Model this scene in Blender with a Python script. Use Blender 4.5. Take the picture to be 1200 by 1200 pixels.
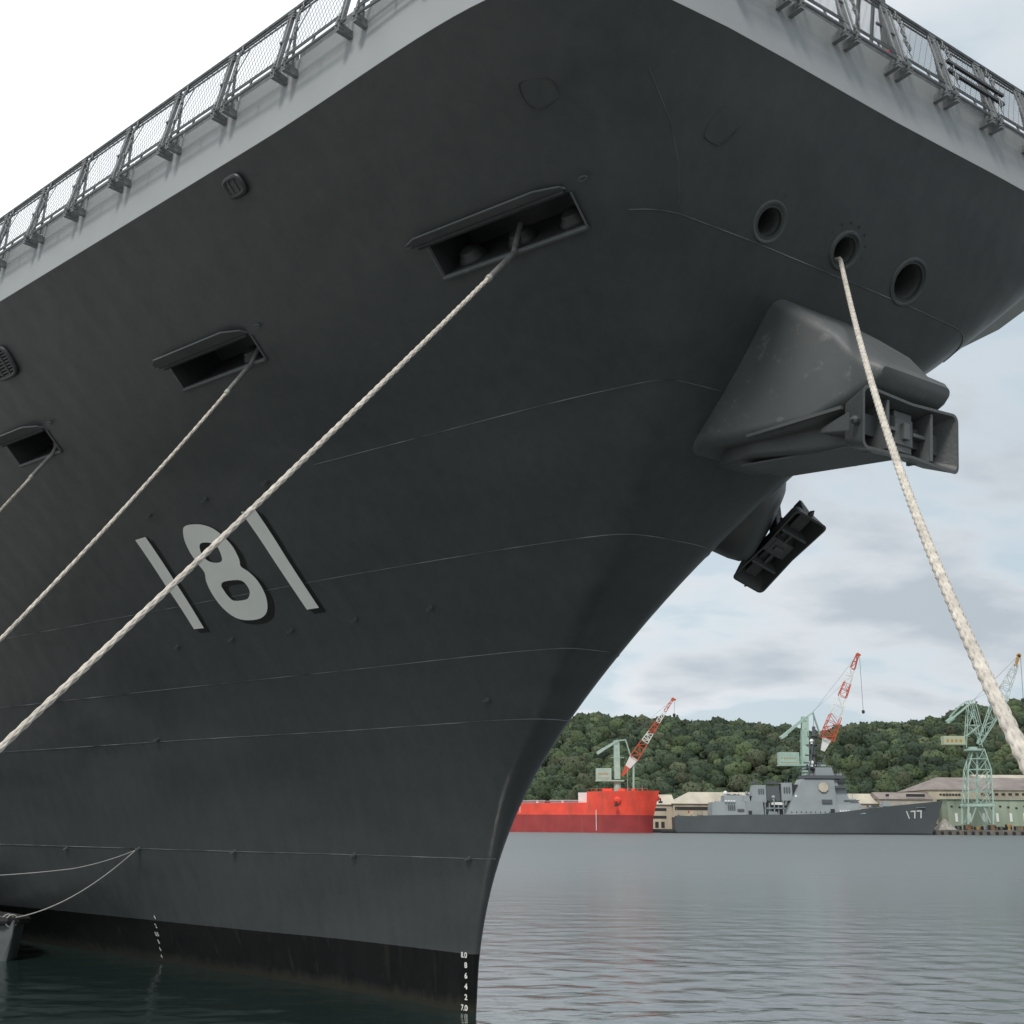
import bpy, bmesh, math, random
import numpy as np
from mathutils import Vector, Matrix, noise
R=math.radians
random.seed(7)
for o in list(bpy.data.objects): bpy.data.objects.remove(o)
SC=bpy.context.scene
COL=SC.collection
# ---------------------------------------------------------------- camera
PITCH=R(15.45); ROLL=R(0.4); EYE=3.6; FPX=1330.0
cd=bpy.data.cameras.new('camera'); cam=bpy.data.objects.new('camera',cd); COL.objects.link(cam)
_c,_s=math.cos(ROLL),math.sin(ROLL); _cp,_sp=math.cos(PITCH),math.sin(PITCH)
cam.matrix_world=Matrix(((_c,-_s,0,0),(-_s*_sp,-_c*_sp,-_cp,0),(_s*_cp,_c*_cp,-_sp,EYE),(0,0,0,1)))
cd.sensor_width=36; cd.sensor_height=36; cd.lens=36*FPX/1200; cd.clip_start=.05; cd.clip_end=9000
SC.camera=cam
# ---------------------------------------------------------------- sun, sky, exposure
SUN_AZ=R(-160); SUN_EL=R(50)          # azimuth from +Y, clockwise
sdir=Vector((math.sin(SUN_AZ)*math.cos(SUN_EL),math.cos(SUN_AZ)*math.cos(SUN_EL),math.sin(SUN_EL)))
sl=bpy.data.lights.new('sun','SUN'); sl.energy=2.3; sl.angle=R(12); sl.color=(1,.96,.9)
so=bpy.data.objects.new('sun',sl); COL.objects.link(so); so.rotation_euler=sdir.to_track_quat('Z','Y').to_euler()
so.location=(-60,0,90)
W=bpy.data.worlds.new('World'); SC.world=W; W.use_nodes=True
nt=W.node_tree; nt.nodes.clear()
def N(t,typ,**k):
    n=t.nodes.new(typ)
    for a,b in k.items():
        if a in ('operation','blend_type','noise_dimensions','data_type','sky_type','sun_disc','sun_elevation','sun_rotation','dust_density','air_density','vector_type','clamp','feature','bands_direction','wave_type','layer_name','mode'): setattr(n,a,b)
        else:
            key=a
            if a[0]=='i' and a[1:].isdigit(): key=int(a[1:])
            n.inputs[key].default_value=b
    return n
def L(t,a,b): t.links.new(a,b)
def math_(t,op,a,b=None,c=None,clamp=False):
    n=t.nodes.new('ShaderNodeMath'); n.operation=op; n.use_clamp=clamp
    for i,v in enumerate((a,b,c)):
        if v is None: continue
        if isinstance(v,(int,float)): n.inputs[i].default_value=v
        else: t.links.new(v,n.inputs[i])
    return n.outputs[0]
def mixc(t,f,a,b,mode='MIX'):
    n=t.nodes.new('ShaderNodeMix'); n.data_type='RGBA'; n.blend_type=mode
    for i,v in ((0,f),(6,a),(7,b)):
        if isinstance(v,(int,float)): n.inputs[i].default_value=v
        elif isinstance(v,tuple): n.inputs[i].default_value=(*v,1) if len(v)==3 else v
        else: t.links.new(v,n.inputs[i])
    return n.outputs[2]
def ramp(t,f,stops):
    n=t.nodes.new('ShaderNodeValToRGB'); e=n.color_ramp.elements
    while len(e)<len(stops): e.new(.5)
    for i,(p,c) in enumerate(stops):
        e[i].position=p; e[i].color=(c,c,c,1) if isinstance(c,(int,float)) else (*c,1)
    t.links.new(f,n.inputs[0]); return n.outputs[0]
tc=N(nt,'ShaderNodeTexCoord'); sep=N(nt,'ShaderNodeSeparateXYZ'); L(nt,tc.outputs['Generated'],sep.inputs[0])
zz=math_(nt,'ADD',math_(nt,'MAXIMUM',sep.outputs[2],0.0),.30)
cx=math_(nt,'DIVIDE',sep.outputs[0],zz); cy=math_(nt,'DIVIDE',sep.outputs[1],zz)
cmb=N(nt,'ShaderNodeCombineXYZ'); L(nt,cx,cmb.inputs[0]); L(nt,cy,cmb.inputs[1])
n1=N(nt,'ShaderNodeTexNoise'); n1.inputs['Scale'].default_value=3.0; n1.inputs['Detail'].default_value=7; n1.inputs['Roughness'].default_value=.50; n1.inputs['Distortion'].default_value=.15
mp=N(nt,'ShaderNodeMapping'); mp.inputs['Location'].default_value=(3.3,1.2,0); mp.inputs['Scale'].default_value=(.8,1.15,1)
L(nt,cmb.outputs[0],mp.inputs[0]); L(nt,mp.outputs[0],n1.inputs['Vector'])
n2=N(nt,'ShaderNodeTexNoise'); n2.inputs['Scale'].default_value=.55; n2.inputs['Detail'].default_value=4
L(nt,mp.outputs[0],n2.inputs['Vector'])
sky=N(nt,'ShaderNodeTexSky',sky_type='NISHITA',sun_disc=False,sun_elevation=SUN_EL,sun_rotation=SUN_AZ,dust_density=2.0)
cover=ramp(nt,n1.outputs[0],[(.42,0.0),(.53,.95)])
shade=ramp(nt,math_(nt,'ADD',math_(nt,'MULTIPLY',n1.outputs[0],.6),math_(nt,'MULTIPLY',n2.outputs[0],.4)),[(.45,(8.4,8.6,8.9)),(.51,(7.0,7.4,7.8)),(.60,(4.8,5.4,6.0))])
thin=(6.1,7.1,7.7)
dot=N(nt,'ShaderNodeVectorMath',operation='DOT_PRODUCT'); L(nt,tc.outputs['Generated'],dot.inputs[0]); dot.inputs[1].default_value=Vector((-.62,.62,.62)).normalized()
glow=math_(nt,'POWER',math_(nt,'MAXIMUM',dot.outputs['Value'],0.0),5.0)
skyc=mixc(nt,.82,sky.outputs[0],thin)
cl=mixc(nt,cover,skyc,shade)
cl2=mixc(nt,1.0,cl,mixc(nt,glow,(0,0,0),(8.0,7.9,7.7)),'ADD')
bg=N(nt,'ShaderNodeBackground'); bg.inputs['Strength'].default_value=.10; L(nt,cl2,bg.inputs[0])
wo=N(nt,'ShaderNodeOutputWorld'); L(nt,bg.outputs[0],wo.inputs[0])
SC.view_settings.view_transform='Standard'; SC.view_settings.look='None'; SC.view_settings.exposure=0.0; SC.view_settings.gamma=1
SC.render.engine='CYCLES'
SC.cycles.max_bounces=8; SC.cycles.diffuse_bounces=4; SC.cycles.glossy_bounces=4
# ---------------------------------------------------------------- helpers
def pt(px,py,Y):
    u=(px-600)/FPX; v=-(py-600)/FPX; u,v=u*_c-v*_s,u*_s+v*_c
    d=Vector((u,_cp-v*_sp,_sp+v*_cp)); t=Y/d.y
    return Vector((d.x*t,Y,d.z*t+EYE))
def tag(o,label=None,cat=None,group=None,kind=None):
    if label: o['label']=label
    if cat: o['category']=cat
    if group: o['group']=group
    if kind: o['kind']=kind
    return o
def empty(name,loc=(0,0,0),rz=0):
    o=bpy.data.objects.new(name,None); o.location=loc; o.rotation_euler=(0,0,rz); COL.objects.link(o); return o
MATS={}
def mat(name,col,rough=.6,metal=0.0,var=.15,scale=3.0,bump=0.0,bscale=20.0,spec=.5,coord='Object',rust=0.0,stretch=(1,1,1),bdist=.05,scratch=0.0):
    if name in MATS: return MATS[name]
    m=bpy.data.materials.new(name); m.use_nodes=True; t=m.node_tree; p=t.nodes['Principled BSDF']
    p.inputs['Roughness'].default_value=rough; p.inputs['Metallic'].default_value=metal; p.inputs['Specular IOR Level'].default_value=spec
    tc=N(t,'ShaderNodeTexCoord'); mp=N(t,'ShaderNodeMapping'); mp.inputs['Scale'].default_value=stretch; L(t,tc.outputs[coord],mp.inputs[0])
    nz=N(t,'ShaderNodeTexNoise'); nz.inputs['Scale'].default_value=scale; nz.inputs['Detail'].default_value=6; L(t,mp.outputs[0],nz.inputs['Vector'])
    r=ramp(t,nz.outputs[0],[(.3,1-var),(.7,1+var*.6)])
    c=mixc(t,1.0,tuple(col),r,'MULTIPLY')
    if rust:
        n3=N(t,'ShaderNodeTexNoise'); n3.inputs['Scale'].default_value=scale*2.3; n3.inputs['Detail'].default_value=8; L(t,mp.outputs[0],n3.inputs['Vector'])
        c=mixc(t,ramp(t,n3.outputs[0],[(.56,0.0),(.68,rust)]),c,(.16,.075,.035))
    if scratch:   # pale scuffs and hairline scratches
        m5=N(t,'ShaderNodeMapping'); m5.inputs['Scale'].default_value=(1.2,9,1.6); m5.inputs['Rotation'].default_value=(0,.6,0); L(t,tc.outputs[coord],m5.inputs[0])
        n5=N(t,'ShaderNodeTexNoise'); n5.inputs['Scale'].default_value=3.5; n5.inputs['Detail'].default_value=10; n5.inputs['Roughness'].default_value=.7; L(t,m5.outputs[0],n5.inputs['Vector'])
        n6=N(t,'ShaderNodeTexNoise'); n6.inputs['Scale'].default_value=.9; L(t,tc.outputs[coord],n6.inputs['Vector'])
        c=mixc(t,math_(t,'MULTIPLY',ramp(t,n5.outputs[0],[(.56,0.0),(.64,scratch)]),ramp(t,n6.outputs[0],[(.45,0.0),(.6,.6)])),c,(.26,.27,.26))
    L(t,c,p.inputs['Base Color'])
    if bump:
        n4=N(t,'ShaderNodeTexNoise'); n4.inputs['Scale'].default_value=bscale; n4.inputs['Detail'].default_value=5; L(t,mp.outputs[0],n4.inputs['Vector'])
        b=N(t,'ShaderNodeBump'); b.inputs['Strength'].default_value=bump; b.inputs['Distance'].default_value=bdist; L(t,n4.outputs[0],b.inputs['Height']); L(t,b.outputs[0],p.inputs['Normal'])
    MATS[name]=m; return m
class MB:
    def __init__(s): s.v=[]; s.f=[]
    def add(s,v,f):
        o=len(s.v); s.v+= [tuple(q) for q in v]; s.f+=[tuple(i+o for i in q) for q in f]; return s
    def box(s,a,b):
        (x0,y0,z0),(x1,y1,z1)=a,b
        return s.add([(x0,y0,z0),(x1,y0,z0),(x1,y1,z0),(x0,y1,z0),(x0,y0,z1),(x1,y0,z1),(x1,y1,z1),(x0,y1,z1)],
            [(0,3,2,1),(4,5,6,7),(0,1,5,4),(1,2,6,5),(2,3,7,6),(3,0,4,7)])
    def obox(s,c,ex,ey,ez,hx,hy,hz):   # oriented box: centre, axes, half sizes
        c=Vector(c);P=[]
        for k in (-1,1):
            for i,j in ((-1,-1),(1,-1),(1,1),(-1,1)): P.append(c+ex*hx*i+ey*hy*j+ez*hz*k)
        return s.add(P,[(0,3,2,1),(4,5,6,7),(0,1,5,4),(1,2,6,5),(2,3,7,6),(3,0,4,7)])
    def bar(s,p,q,w=.1,h=None,n=4):
        p,q=Vector(p),Vector(q); d=(q-p)
        if d.length<1e-6: return s
        d.normalize(); u=d.cross(Vector((0,0,1)) if abs(d.z)<.95 else Vector((0,1,0))).normalized(); v=d.cross(u)
        h=h or w; P=[]; off=math.pi/4 if n==4 else 0; k=math.sqrt(2) if n==4 else 1
        for e in (p,q):
            for i in range(n):
                a=2*math.pi*i/n+off; P.append(e+u*math.cos(a)*w*.5*k+v*math.sin(a)*h*.5*k)
        F=[(i,(i+1)%n,n+(i+1)%n,n+i) for i in range(n)]+[tuple(range(n-1,-1,-1)),tuple(range(n,2*n))]
        return s.add(P,F)
    def tube(s,pts,r,n=8,close=False):
        pts=[Vector(p) for p in pts]; m=len(pts); prev=None; base=len(s.v); P=[]
        for i,p in enumerate(pts):
            d=(pts[(i+1)%m if close else min(i+1,m-1)]-pts[(i-1)%m if close else max(i-1,0)]).normalized()
            if prev is None: prev=d.cross(Vector((0,0,1)) if abs(d.z)<.9 else Vector((1,0,0))).normalized()
            u=(prev-d*prev.dot(d)).normalized(); prev=u; v=d.cross(u)
            rr=r[i] if hasattr(r,'__len__') else r
            for k in range(n):
                a=2*math.pi*k/n; P.append(p+u*math.cos(a)*rr+v*math.sin(a)*rr)
        F=[]
        for i in range(m if close else m-1):
            for k in range(n):
                j=(i+1)%m; F.append((i*n+k,i*n+(k+1)%n,j*n+(k+1)%n,j*n+k))
        if not close: F+= [tuple(range(n-1,-1,-1)),tuple((m-1)*n+k for k in range(n))]
        return s.add(P,F)
    def lathe(s,c,ax,prof,n=24,cap=True):
        c=Vector(c); ax=Vector(ax).normalized(); u=ax.cross(Vector((0,0,1)) if abs(ax.z)<.9 else Vector((1,0,0))).normalized(); v=ax.cross(u); P=[]
        for r,h in prof:
            for k in range(n):
                a=2*math.pi*k/n; P.append(c+ax*h+(u*math.cos(a)+v*math.sin(a))*r)
        F=[(i*n+k,i*n+(k+1)%n,(i+1)*n+(k+1)%n,(i+1)*n+k) for i in range(len(prof)-1) for k in range(n)]
        if cap: F+=[tuple(range(n-1,-1,-1)),tuple((len(prof)-1)*n+k for k in range(n))]
        return s.add(P,F)
    def loft(s,rings,cap=True):
        n=len(rings[0]); P=[q for r in rings for q in r]
        F=[(i*n+k,i*n+(k+1)%n,(i+1)*n+(k+1)%n,(i+1)*n+k) for i in range(len(rings)-1) for k in range(n)]
        if cap: F+=[tuple(range(n-1,-1,-1)),tuple((len(rings)-1)*n+k for k in range(n))]
        return s.add(P,F)
    def prism(s,poly,y0,y1):    # poly of (x,z), extruded along y
        n=len(poly); P=[(x,y0,z) for x,z in poly]+[(x,y1,z) for x,z in poly]
        return s.add(P,[tuple(range(n)),tuple(range(2*n-1,n-1,-1))]+[(i,n+i,n+(i+1)%n,(i+1)%n) for i in range(n)])
    def build(s,name,m,parent=None,smooth=False,ang=35,bevel=0,fix=True):
        me=bpy.data.meshes.new(name); me.from_pydata(s.v,[],s.f); me.update()
        if fix:
            b=bmesh.new(); b.from_mesh(me); bmesh.ops.recalc_face_normals(b,faces=b.faces); b.to_mesh(me); b.free()
        if m: me.materials.append(m)
        o=bpy.data.objects.new(name,me); COL.objects.link(o)
        if parent: o.parent=parent
        if smooth: shade(me,ang)
        if bevel:
            bv=o.modifiers.new('bevel','BEVEL'); bv.width=bevel; bv.segments=2; bv.limit_method='ANGLE'
        return o
def shade(me,ang=35):
    me.shade_smooth()
    b=bmesh.new(); b.from_mesh(me)
    for e in b.edges:
        if len(e.link_faces)==2 and e.calc_face_angle(0)>R(ang): e.smooth=False
    b.to_mesh(me); b.free()
# ================================================================ the moored warship
SHIP_O=(-0.68,24.45,0); SHIP_RZ=R(-55)
SM=Matrix.Translation(SHIP_O)@Matrix.Rotation(SHIP_RZ,4,'Z')
def sl_(a,b,z): return Vector((a,-b,z))              # ship frame: a forward, b starboard, z up
def sw(a,b,z): return SM@sl_(a,b,z)
# z: (stem a, flat half width, c1a,c1b, c2a,c2b, a3,b3, b at -7,-16,-30,-60,-100,-180)
LV=[
(-3.0,-.3,.05,-.45,.10,-1.1,.16,-4.8,.60, 1.0,2.6,5.6,9.6,11.5,10.0),
(0.0,  0.0,.05,-.12,.12,-.8,.20,-4.4,.74, 1.3,3.3,6.7,11.,13.0,11.5),
(1.1,  .08,.06,-.05,.14,-.7,.24,-4.3,.92, 1.7,4.0,7.7,12.,13.6,12.2),
(2.95, .70,.08,.56,.2,-.1,.38,-3.5,1.20, 2.4,4.9,8.9,13.0,14.2,13.0),
(4.4, 1.6,.12,1.45,.32,.7,.6,-3.0,1.55, 3.0,5.55,9.8,13.6,14.6,13.5),
(5.58, 2.72,.18,2.6,.40,1.9,.78,-2.4,1.95, 3.52,6.15,10.5,14.1,15.0,14.0),
(6.77, 4.0,.3,3.9,.60,3.2,1.02,-1.2,2.35,4.15,6.85,11.2,14.6,15.4,14.6),
(8.45, 6.2,.6,6.0,1.05,5.0,1.60,.9,3.05,  5.35,8.0,12.2,15.3,15.9,15.2),
(10.35,8.5,1.5,8.35,2.1,7.4,2.60,3.0,4.05, 7.15,9.75,13.5,15.9,16.2,15.8),
(12.0, 10.0,2.6,9.85,3.6,9.1,4.3,4.6,5.65, 8.95,11.45,14.6,16.3,16.5,16.2),
(14.0, 11.38,4.6,11.1,5.8,10.2,6.5,5.1,7.75,10.75,13.0,15.7,16.5,16.5,16.5)]
LVA=np.array(LV)
def ctrl(z):
    Z=LVA[:,0];n=len(Z);z=min(max(z,Z[0]),Z[-1])
    i=int(min(max(np.searchsorted(Z,z)-1,0),n-2))
    h=Z[i+1]-Z[i];t=(z-Z[i])/h
    def tan(k):
        if k==0:return (LVA[1]-LVA[0])/(Z[1]-Z[0])
        if k==n-1:return (LVA[-1]-LVA[-2])/(Z[-1]-Z[-2])
        d0=(LVA[k]-LVA[k-1])/(Z[k]-Z[k-1]);d1=(LVA[k+1]-LVA[k])/(Z[k+1]-Z[k])
        h0=Z[k]-Z[k-1];h1=Z[k+1]-Z[k]
        return (d0*h1+d1*h0)/(h0+h1)
    m0,m1=tan(i)*h,tan(i+1)*h
    v=(2*t**3-3*t*t+1)*LVA[i]+(t**3-2*t*t+t)*m0+(-2*t**3+3*t*t)*LVA[i+1]+(t**3-t*t)*m1
    return v
AS=(-7,-16,-30,-60,-100,-180)
SEG=(4,6,7,14,14,14,10,8,6,6)
def curve(z):
    c=ctrl(z)
    pts=[(c[3],-c[4]),(c[1]-.02,-c[2]),(c[1],0),(c[1]-.02,c[2]),(c[3],c[4]),(c[5],c[6]),(c[7],c[8])]
    pts+= [(a,c[9+k]) for k,a in enumerate(AS)]
    pts.append((-240,c[14]))
    pts=np.array(pts);out=[]
    for k in range(2,len(pts)-2):
        p0,p1,p2,p3=pts[k-1:k+3]
        t=[0]
        for A,B in ((p0,p1),(p1,p2),(p2,p3)): t.append(t[-1]+max(np.hypot(*(B-A)),1e-4)**.5)
        m1=(t[2]-t[1])*((p1-p0)/(t[1]-t[0])-(p2-p0)/(t[2]-t[0])+(p2-p1)/(t[2]-t[1]))
        m2=(t[2]-t[1])*((p2-p1)/(t[2]-t[1])-(p3-p1)/(t[3]-t[1])+(p3-p2)/(t[3]-t[2]))
        n=SEG[k-2]
        for j in range(n):
            s=j/n
            out.append((2*s**3-3*s*s+1)*p1+(s**3-2*s*s+s)*m1+(-2*s**3+3*s*s)*p2+(s**3-s*s)*m2)
    out.append(pts[-2])
    return np.array(out)   # stem -> aft, starboard side
_CC={}
def cached(z):
    k=round(z,4)
    if k not in _CC: _CC[k]=curve(z)
    return _CC[k]
def half(a,z):
    c=cached(z); 
    A=c[::-1,0];B=c[::-1,1]
    # monotone part
    return float(np.interp(a,A,B))
def nrm(a,z,e=.05):
    b=half(a,z)
    da=(half(a+e,z)-half(a-e,z))/(2*e);dz=(half(a,z+e)-half(a,z-e))/(2*e)
    n=np.array([-da,1,-dz]);return n/np.linalg.norm(n)
def hp(a,z,off=0.0,side=1):
    n=nrm(a,z); q=np.array([a,half(a,z),z])+n*off
    return Vector((q[0],-q[1]*side,q[2]))
def hn(a,z): n=nrm(a,z); return Vector((n[0],-n[1],n[2]))
# paints
def hull_material():
    m=bpy.data.materials.new('ship_hull_paint'); m.use_nodes=True; t=m.node_tree; p=t.nodes['Principled BSDF']
    tc=N(t,'ShaderNodeTexCoord'); sp=N(t,'ShaderNodeSeparateXYZ'); L(t,tc.outputs['Object'],sp.inputs[0])
    mp=N(t,'ShaderNodeMapping'); mp.inputs['Scale'].default_value=(.25,.25,.9); L(t,tc.outputs['Object'],mp.inputs[0])
    n1=N(t,'ShaderNodeTexNoise'); n1.inputs['Scale'].default_value=1.1; n1.inputs['Detail'].default_value=8; L(t,mp.outputs[0],n1.inputs['Vector'])
    n2=N(t,'ShaderNodeTexNoise'); n2.inputs['Scale'].default_value=9; n2.inputs['Detail'].default_value=8; L(t,tc.outputs['Object'],n2.inputs['Vector'])
    mp3=N(t,'ShaderNodeMapping'); mp3.inputs['Scale'].default_value=(2.2,2.2,.10); L(t,tc.outputs['Object'],mp3.inputs[0])
    n5=N(t,'ShaderNodeTexNoise'); n5.inputs['Scale'].default_value=2.0; n5.inputs['Detail'].default_value=5; L(t,mp3.outputs[0],n5.inputs['Vector'])
    v=math_(t,'ADD',math_(t,'ADD',math_(t,'MULTIPLY',n1.outputs[0],.5),math_(t,'MULTIPLY',n2.outputs[0],.2)),math_(t,'MULTIPLY',n5.outputs[0],.3))
    g=ramp(t,v,[(.36,(.050,.056,.058)),(.64,(.074,.079,.080))])
    bt=ramp(t,math_(t,'ADD',math_(t,'MULTIPLY',n1.outputs[0],.6),math_(t,'MULTIPLY',n2.outputs[0],.4)),[(.35,(.005,.006,.006)),(.65,(.011,.012,.012))])
    edge=math_(t,'ADD',sp.outputs[2],math_(t,'MULTIPLY',n2.outputs[0],.012))
    isb=math_(t,'LESS_THAN',edge,1.106)
    # wet band and growth just above the water
    tide=ramp(t,math_(t,'ADD',sp.outputs[2],math_(t,'MULTIPLY',math_(t,'SUBTRACT',n5.outputs[0],.5),.5)),[(.10,.9),(.30,0.0)])
    slime=ramp(t,math_(t,'ADD',sp.outputs[2],math_(t,'MULTIPLY',n1.outputs[0],.12)),[(.14,(.020,.024,.016)),(.24,(1,1,1))])
    btc=mixc(t,tide,bt,(.030,.030,.022)); btc=mixc(t,ramp(t,n5.outputs[0],[(.60,0.0),(.72,.5)]),btc,(.035,.030,.026))
    L(t,mixc(t,isb,g,btc),p.inputs['Base Color'])
    r=ramp(t,n1.outputs[0],[(.35,.34),(.65,.44)]); L(t,r,p.inputs['Roughness']); L(t,math_(t,'SUBTRACT',.5,math_(t,'MULTIPLY',isb,.32)),p.inputs['Specular IOR Level'])
    # shallow dents of the plating between the frames
    mp2=N(t,'ShaderNodeMapping'); mp2.inputs['Scale'].default_value=(1,1,.55); L(t,tc.outputs['Object'],mp2.inputs[0])
    n3=N(t,'ShaderNodeTexNoise'); n3.inputs['Scale'].default_value=.8; n3.inputs['Detail'].default_value=2; L(t,mp2.outputs[0],n3.inputs['Vector'])
    wv=N(t,'ShaderNodeTexWave',wave_type='BANDS',bands_direction='X'); wv.inputs['Scale'].default_value=.42; wv.inputs['Distortion'].default_value=.6; L(t,tc.outputs['Object'],wv.inputs['Vector'])
    hgt=math_(t,'ADD',math_(t,'MULTIPLY',n3.outputs[0],1.0),math_(t,'MULTIPLY',wv.outputs['Fac'],.10))
    b=N(t,'ShaderNodeBump'); b.inputs['Strength'].default_value=.9; b.inputs['Distance'].default_value=.06; L(t,hgt,b.inputs['Height'])
    b2=N(t,'ShaderNodeBump'); b2.inputs['Strength'].default_value=.12; b2.inputs['Distance'].default_value=.01; L(t,n2.outputs[0],b2.inputs['Height']); L(t,b.outputs[0],b2.inputs['Normal'])
    L(t,b2.outputs[0],p.inputs['Normal']); return m
HM=hull_material()
GREY=mat('grey_ship_paint',(.085,.09,.09),.5,var=.12,scale=2,bump=.15)
GREYW=mat('worn_grey_paint',(.105,.112,.112),.5,var=.16,scale=1.1,bump=.25,bscale=22,bdist=.004,scratch=.7)
EDGE=mat('deck_edge_lit_grey',(.33,.345,.35),.55,var=.06,scale=.8,bump=.1,bscale=3)  # ship grey lightened, so the lit look of the fascia is in the colour
DARK=mat('dark_grey_paint',(.05,.053,.055),.5,var=.2,scale=4,bump=.1)
NETM=mat('net_frame_paint',(.19,.20,.205),.5,var=.25,scale=5,bump=.3)
WIRE=mat('net_wire',(.12,.125,.13),.5)
WHITE=mat('white_marking',(.88,.88,.82),.55,var=.05,scale=1.5,bump=.1,bscale=3)
BLACK=mat('black_marking',(.006,.006,.007),.5,var=.2,scale=2)
WELD=mat('weld_bead_highlight',(.19,.20,.20),.5,var=.85,scale=1.3)  # beads coloured paler and patchy to carry their broken highlights
REDP=mat('red_hose',(.45,.05,.03),.5)
ship=empty('warship',SHIP_O,SHIP_RZ)
tag(ship,'huge dark grey warship bow numbered 181 with flared hull moored in the foreground','warship')
# ---- hull: closed shell, both sides, lofted through measured level curves
def hull_mesh():
    zs=[-3,-1.5]+list(np.arange(-.5,1.6,.35))+list(np.arange(1.8,14.0,.28)); zs=[z for z in zs if z<13.85]+[14.0]
    rings=[]
    for z in zs:
        c=curve(z); ring=[(a,-b,z) for a,b in c]+[(a,b,z) for a,b in c[:0:-1]]
        rings.append(ring)
    m=MB(); m.loft(rings,cap=True); return m
hull=hull_mesh().build('hull',HM,ship)
cut=[]
def cutter(mb):
    o=mb.build('cutter',None,ship); cut.append(o)
def frame(a,z):
    n=hn(a,z); t=Vector((1,-(half(a+.1,z)-half(a-.1,z))/.2,0)).normalized(); s=n.cross(t).normalized()
    if s.z<0: s=-s
    return hp(a,z),n,t,s
PORTS=[(6.6,9.15,12.06,.56,3),(-.22,2.15,11.95,.50,1),(-6.6,-4.92,11.76,.56,1),(-16.5,-14.6,11.7,.5,1)]
for a0,a1,z,h,nb in PORTS:
    c,n,t,s=frame((a0+a1)/2,z); ln=(hp(a1,z)-hp(a0,z)).length/2
    t=(hp(a1,z)-hp(a0,z)).normalized(); s=n.cross(t).normalized(); s=s if s.z>0 else -s; n=(t.cross(s)); n=n if n.y<0 else -n
    cutter(MB().obox(c-n*.35,t,s,n,ln,h/2,.8))
FA=Vector((1,0,-.78)).normalized()
FH=[(10.2,1.68,12.29,.20,.34),(10.24,.01,12.33,.20,.33),(10.2,-1.62,12.29,.29,.42)]
for a,b,z,r,R2 in FH:
    cutter(MB().lathe(sl_(a,b,z)-FA*.9,FA,[(r+.02,0),(r+.02,1.5)],24))
bpy.context.view_layer.update()
for c in cut:
    md=hull.modifiers.new('cut','BOOLEAN'); md.operation='DIFFERENCE'; md.object=c; md.solver='EXACT'
bpy.context.view_layer.update()
dg=bpy.context.evaluated_depsgraph_get()
me=bpy.data.meshes.new_from_object(hull.evaluated_get(dg)); hull.modifiers.clear(); hull.data=me
if not len(me.materials): me.materials.append(HM)
for i in range(len(me.materials)): me.materials[i]=HM
for p in me.polygons: p.material_index=0
for c in cut: bpy.data.objects.remove(c)
shade(me,28)
# ---- flight deck slab; daylight on its vertical edge put into a lighter grey
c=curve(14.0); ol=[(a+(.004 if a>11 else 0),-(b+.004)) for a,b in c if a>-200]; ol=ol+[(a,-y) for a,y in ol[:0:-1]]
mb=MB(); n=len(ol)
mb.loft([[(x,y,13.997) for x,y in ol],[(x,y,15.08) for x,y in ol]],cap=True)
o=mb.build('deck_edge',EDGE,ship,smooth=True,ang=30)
mb=MB(); mb.loft([[(x*1.0-.06*(1 if x>9 else 0),y*.995,15.083) for x,y in ol],[(x-.06*(1 if x>9 else 0),y*.995,15.11) for x,y in ol]]); mb.build('flight_deck',DARK,ship)
# ledge widening the port edge behind the corner, sunlight put into its pale paint
m=MB(); LG=[]
for a in (10.4,9.8,9.0,8.0,7.0,5.5,4,2,0,-3,-7,-12,-18,-26,-36,-50):
    b=half(a,14.0); k=min(1,max(0,(10.4-a)/2.4))**.7*.85; LG.append([Vector((a,b-.25,14.02)),Vector((a,b+k+.01,13.96)),Vector((a,b+k+.01,14.22)),Vector((a,b-.25,14.30))])
m.loft(LG); m.build('deck_ledge',mat('ledge_sunlit_grey',(.62,.64,.64),.6,var=.08),ship)
# ---- weld seams that ring the bow
def seam(z,a_lo,a_port,dz=0,r=.008):
    c=curve(z); P=[]
    cc=[(a,-b) for a,b in c[::-1] if a>a_lo]+[(a,b) for a,b in c[1:] if a>a_port]
    m=MB(); m.tube([(x*1.0+.004,y*1.002,z) for x,y in cc],r,5); m.build('weld_seam',WELD,ship)
for z,lo,pp in ((2.95,-40,2),(5.58,-40,1),(6.77,-40,2),(8.45,-40,4),(10.3,1,7.9),(12.0,9.55,8.8)): seam(z,lo,pp)
m=MB(); m.tube([Vector((a+.006,-b,z)) for a,b,z in ((10.83,4.59,13.3),(10.59,4.01,12.89),(10.33,3.62,12.51),(10.02,3.35,12.09))],.004,5); m.build('weld_seam',WELD,ship)
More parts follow.
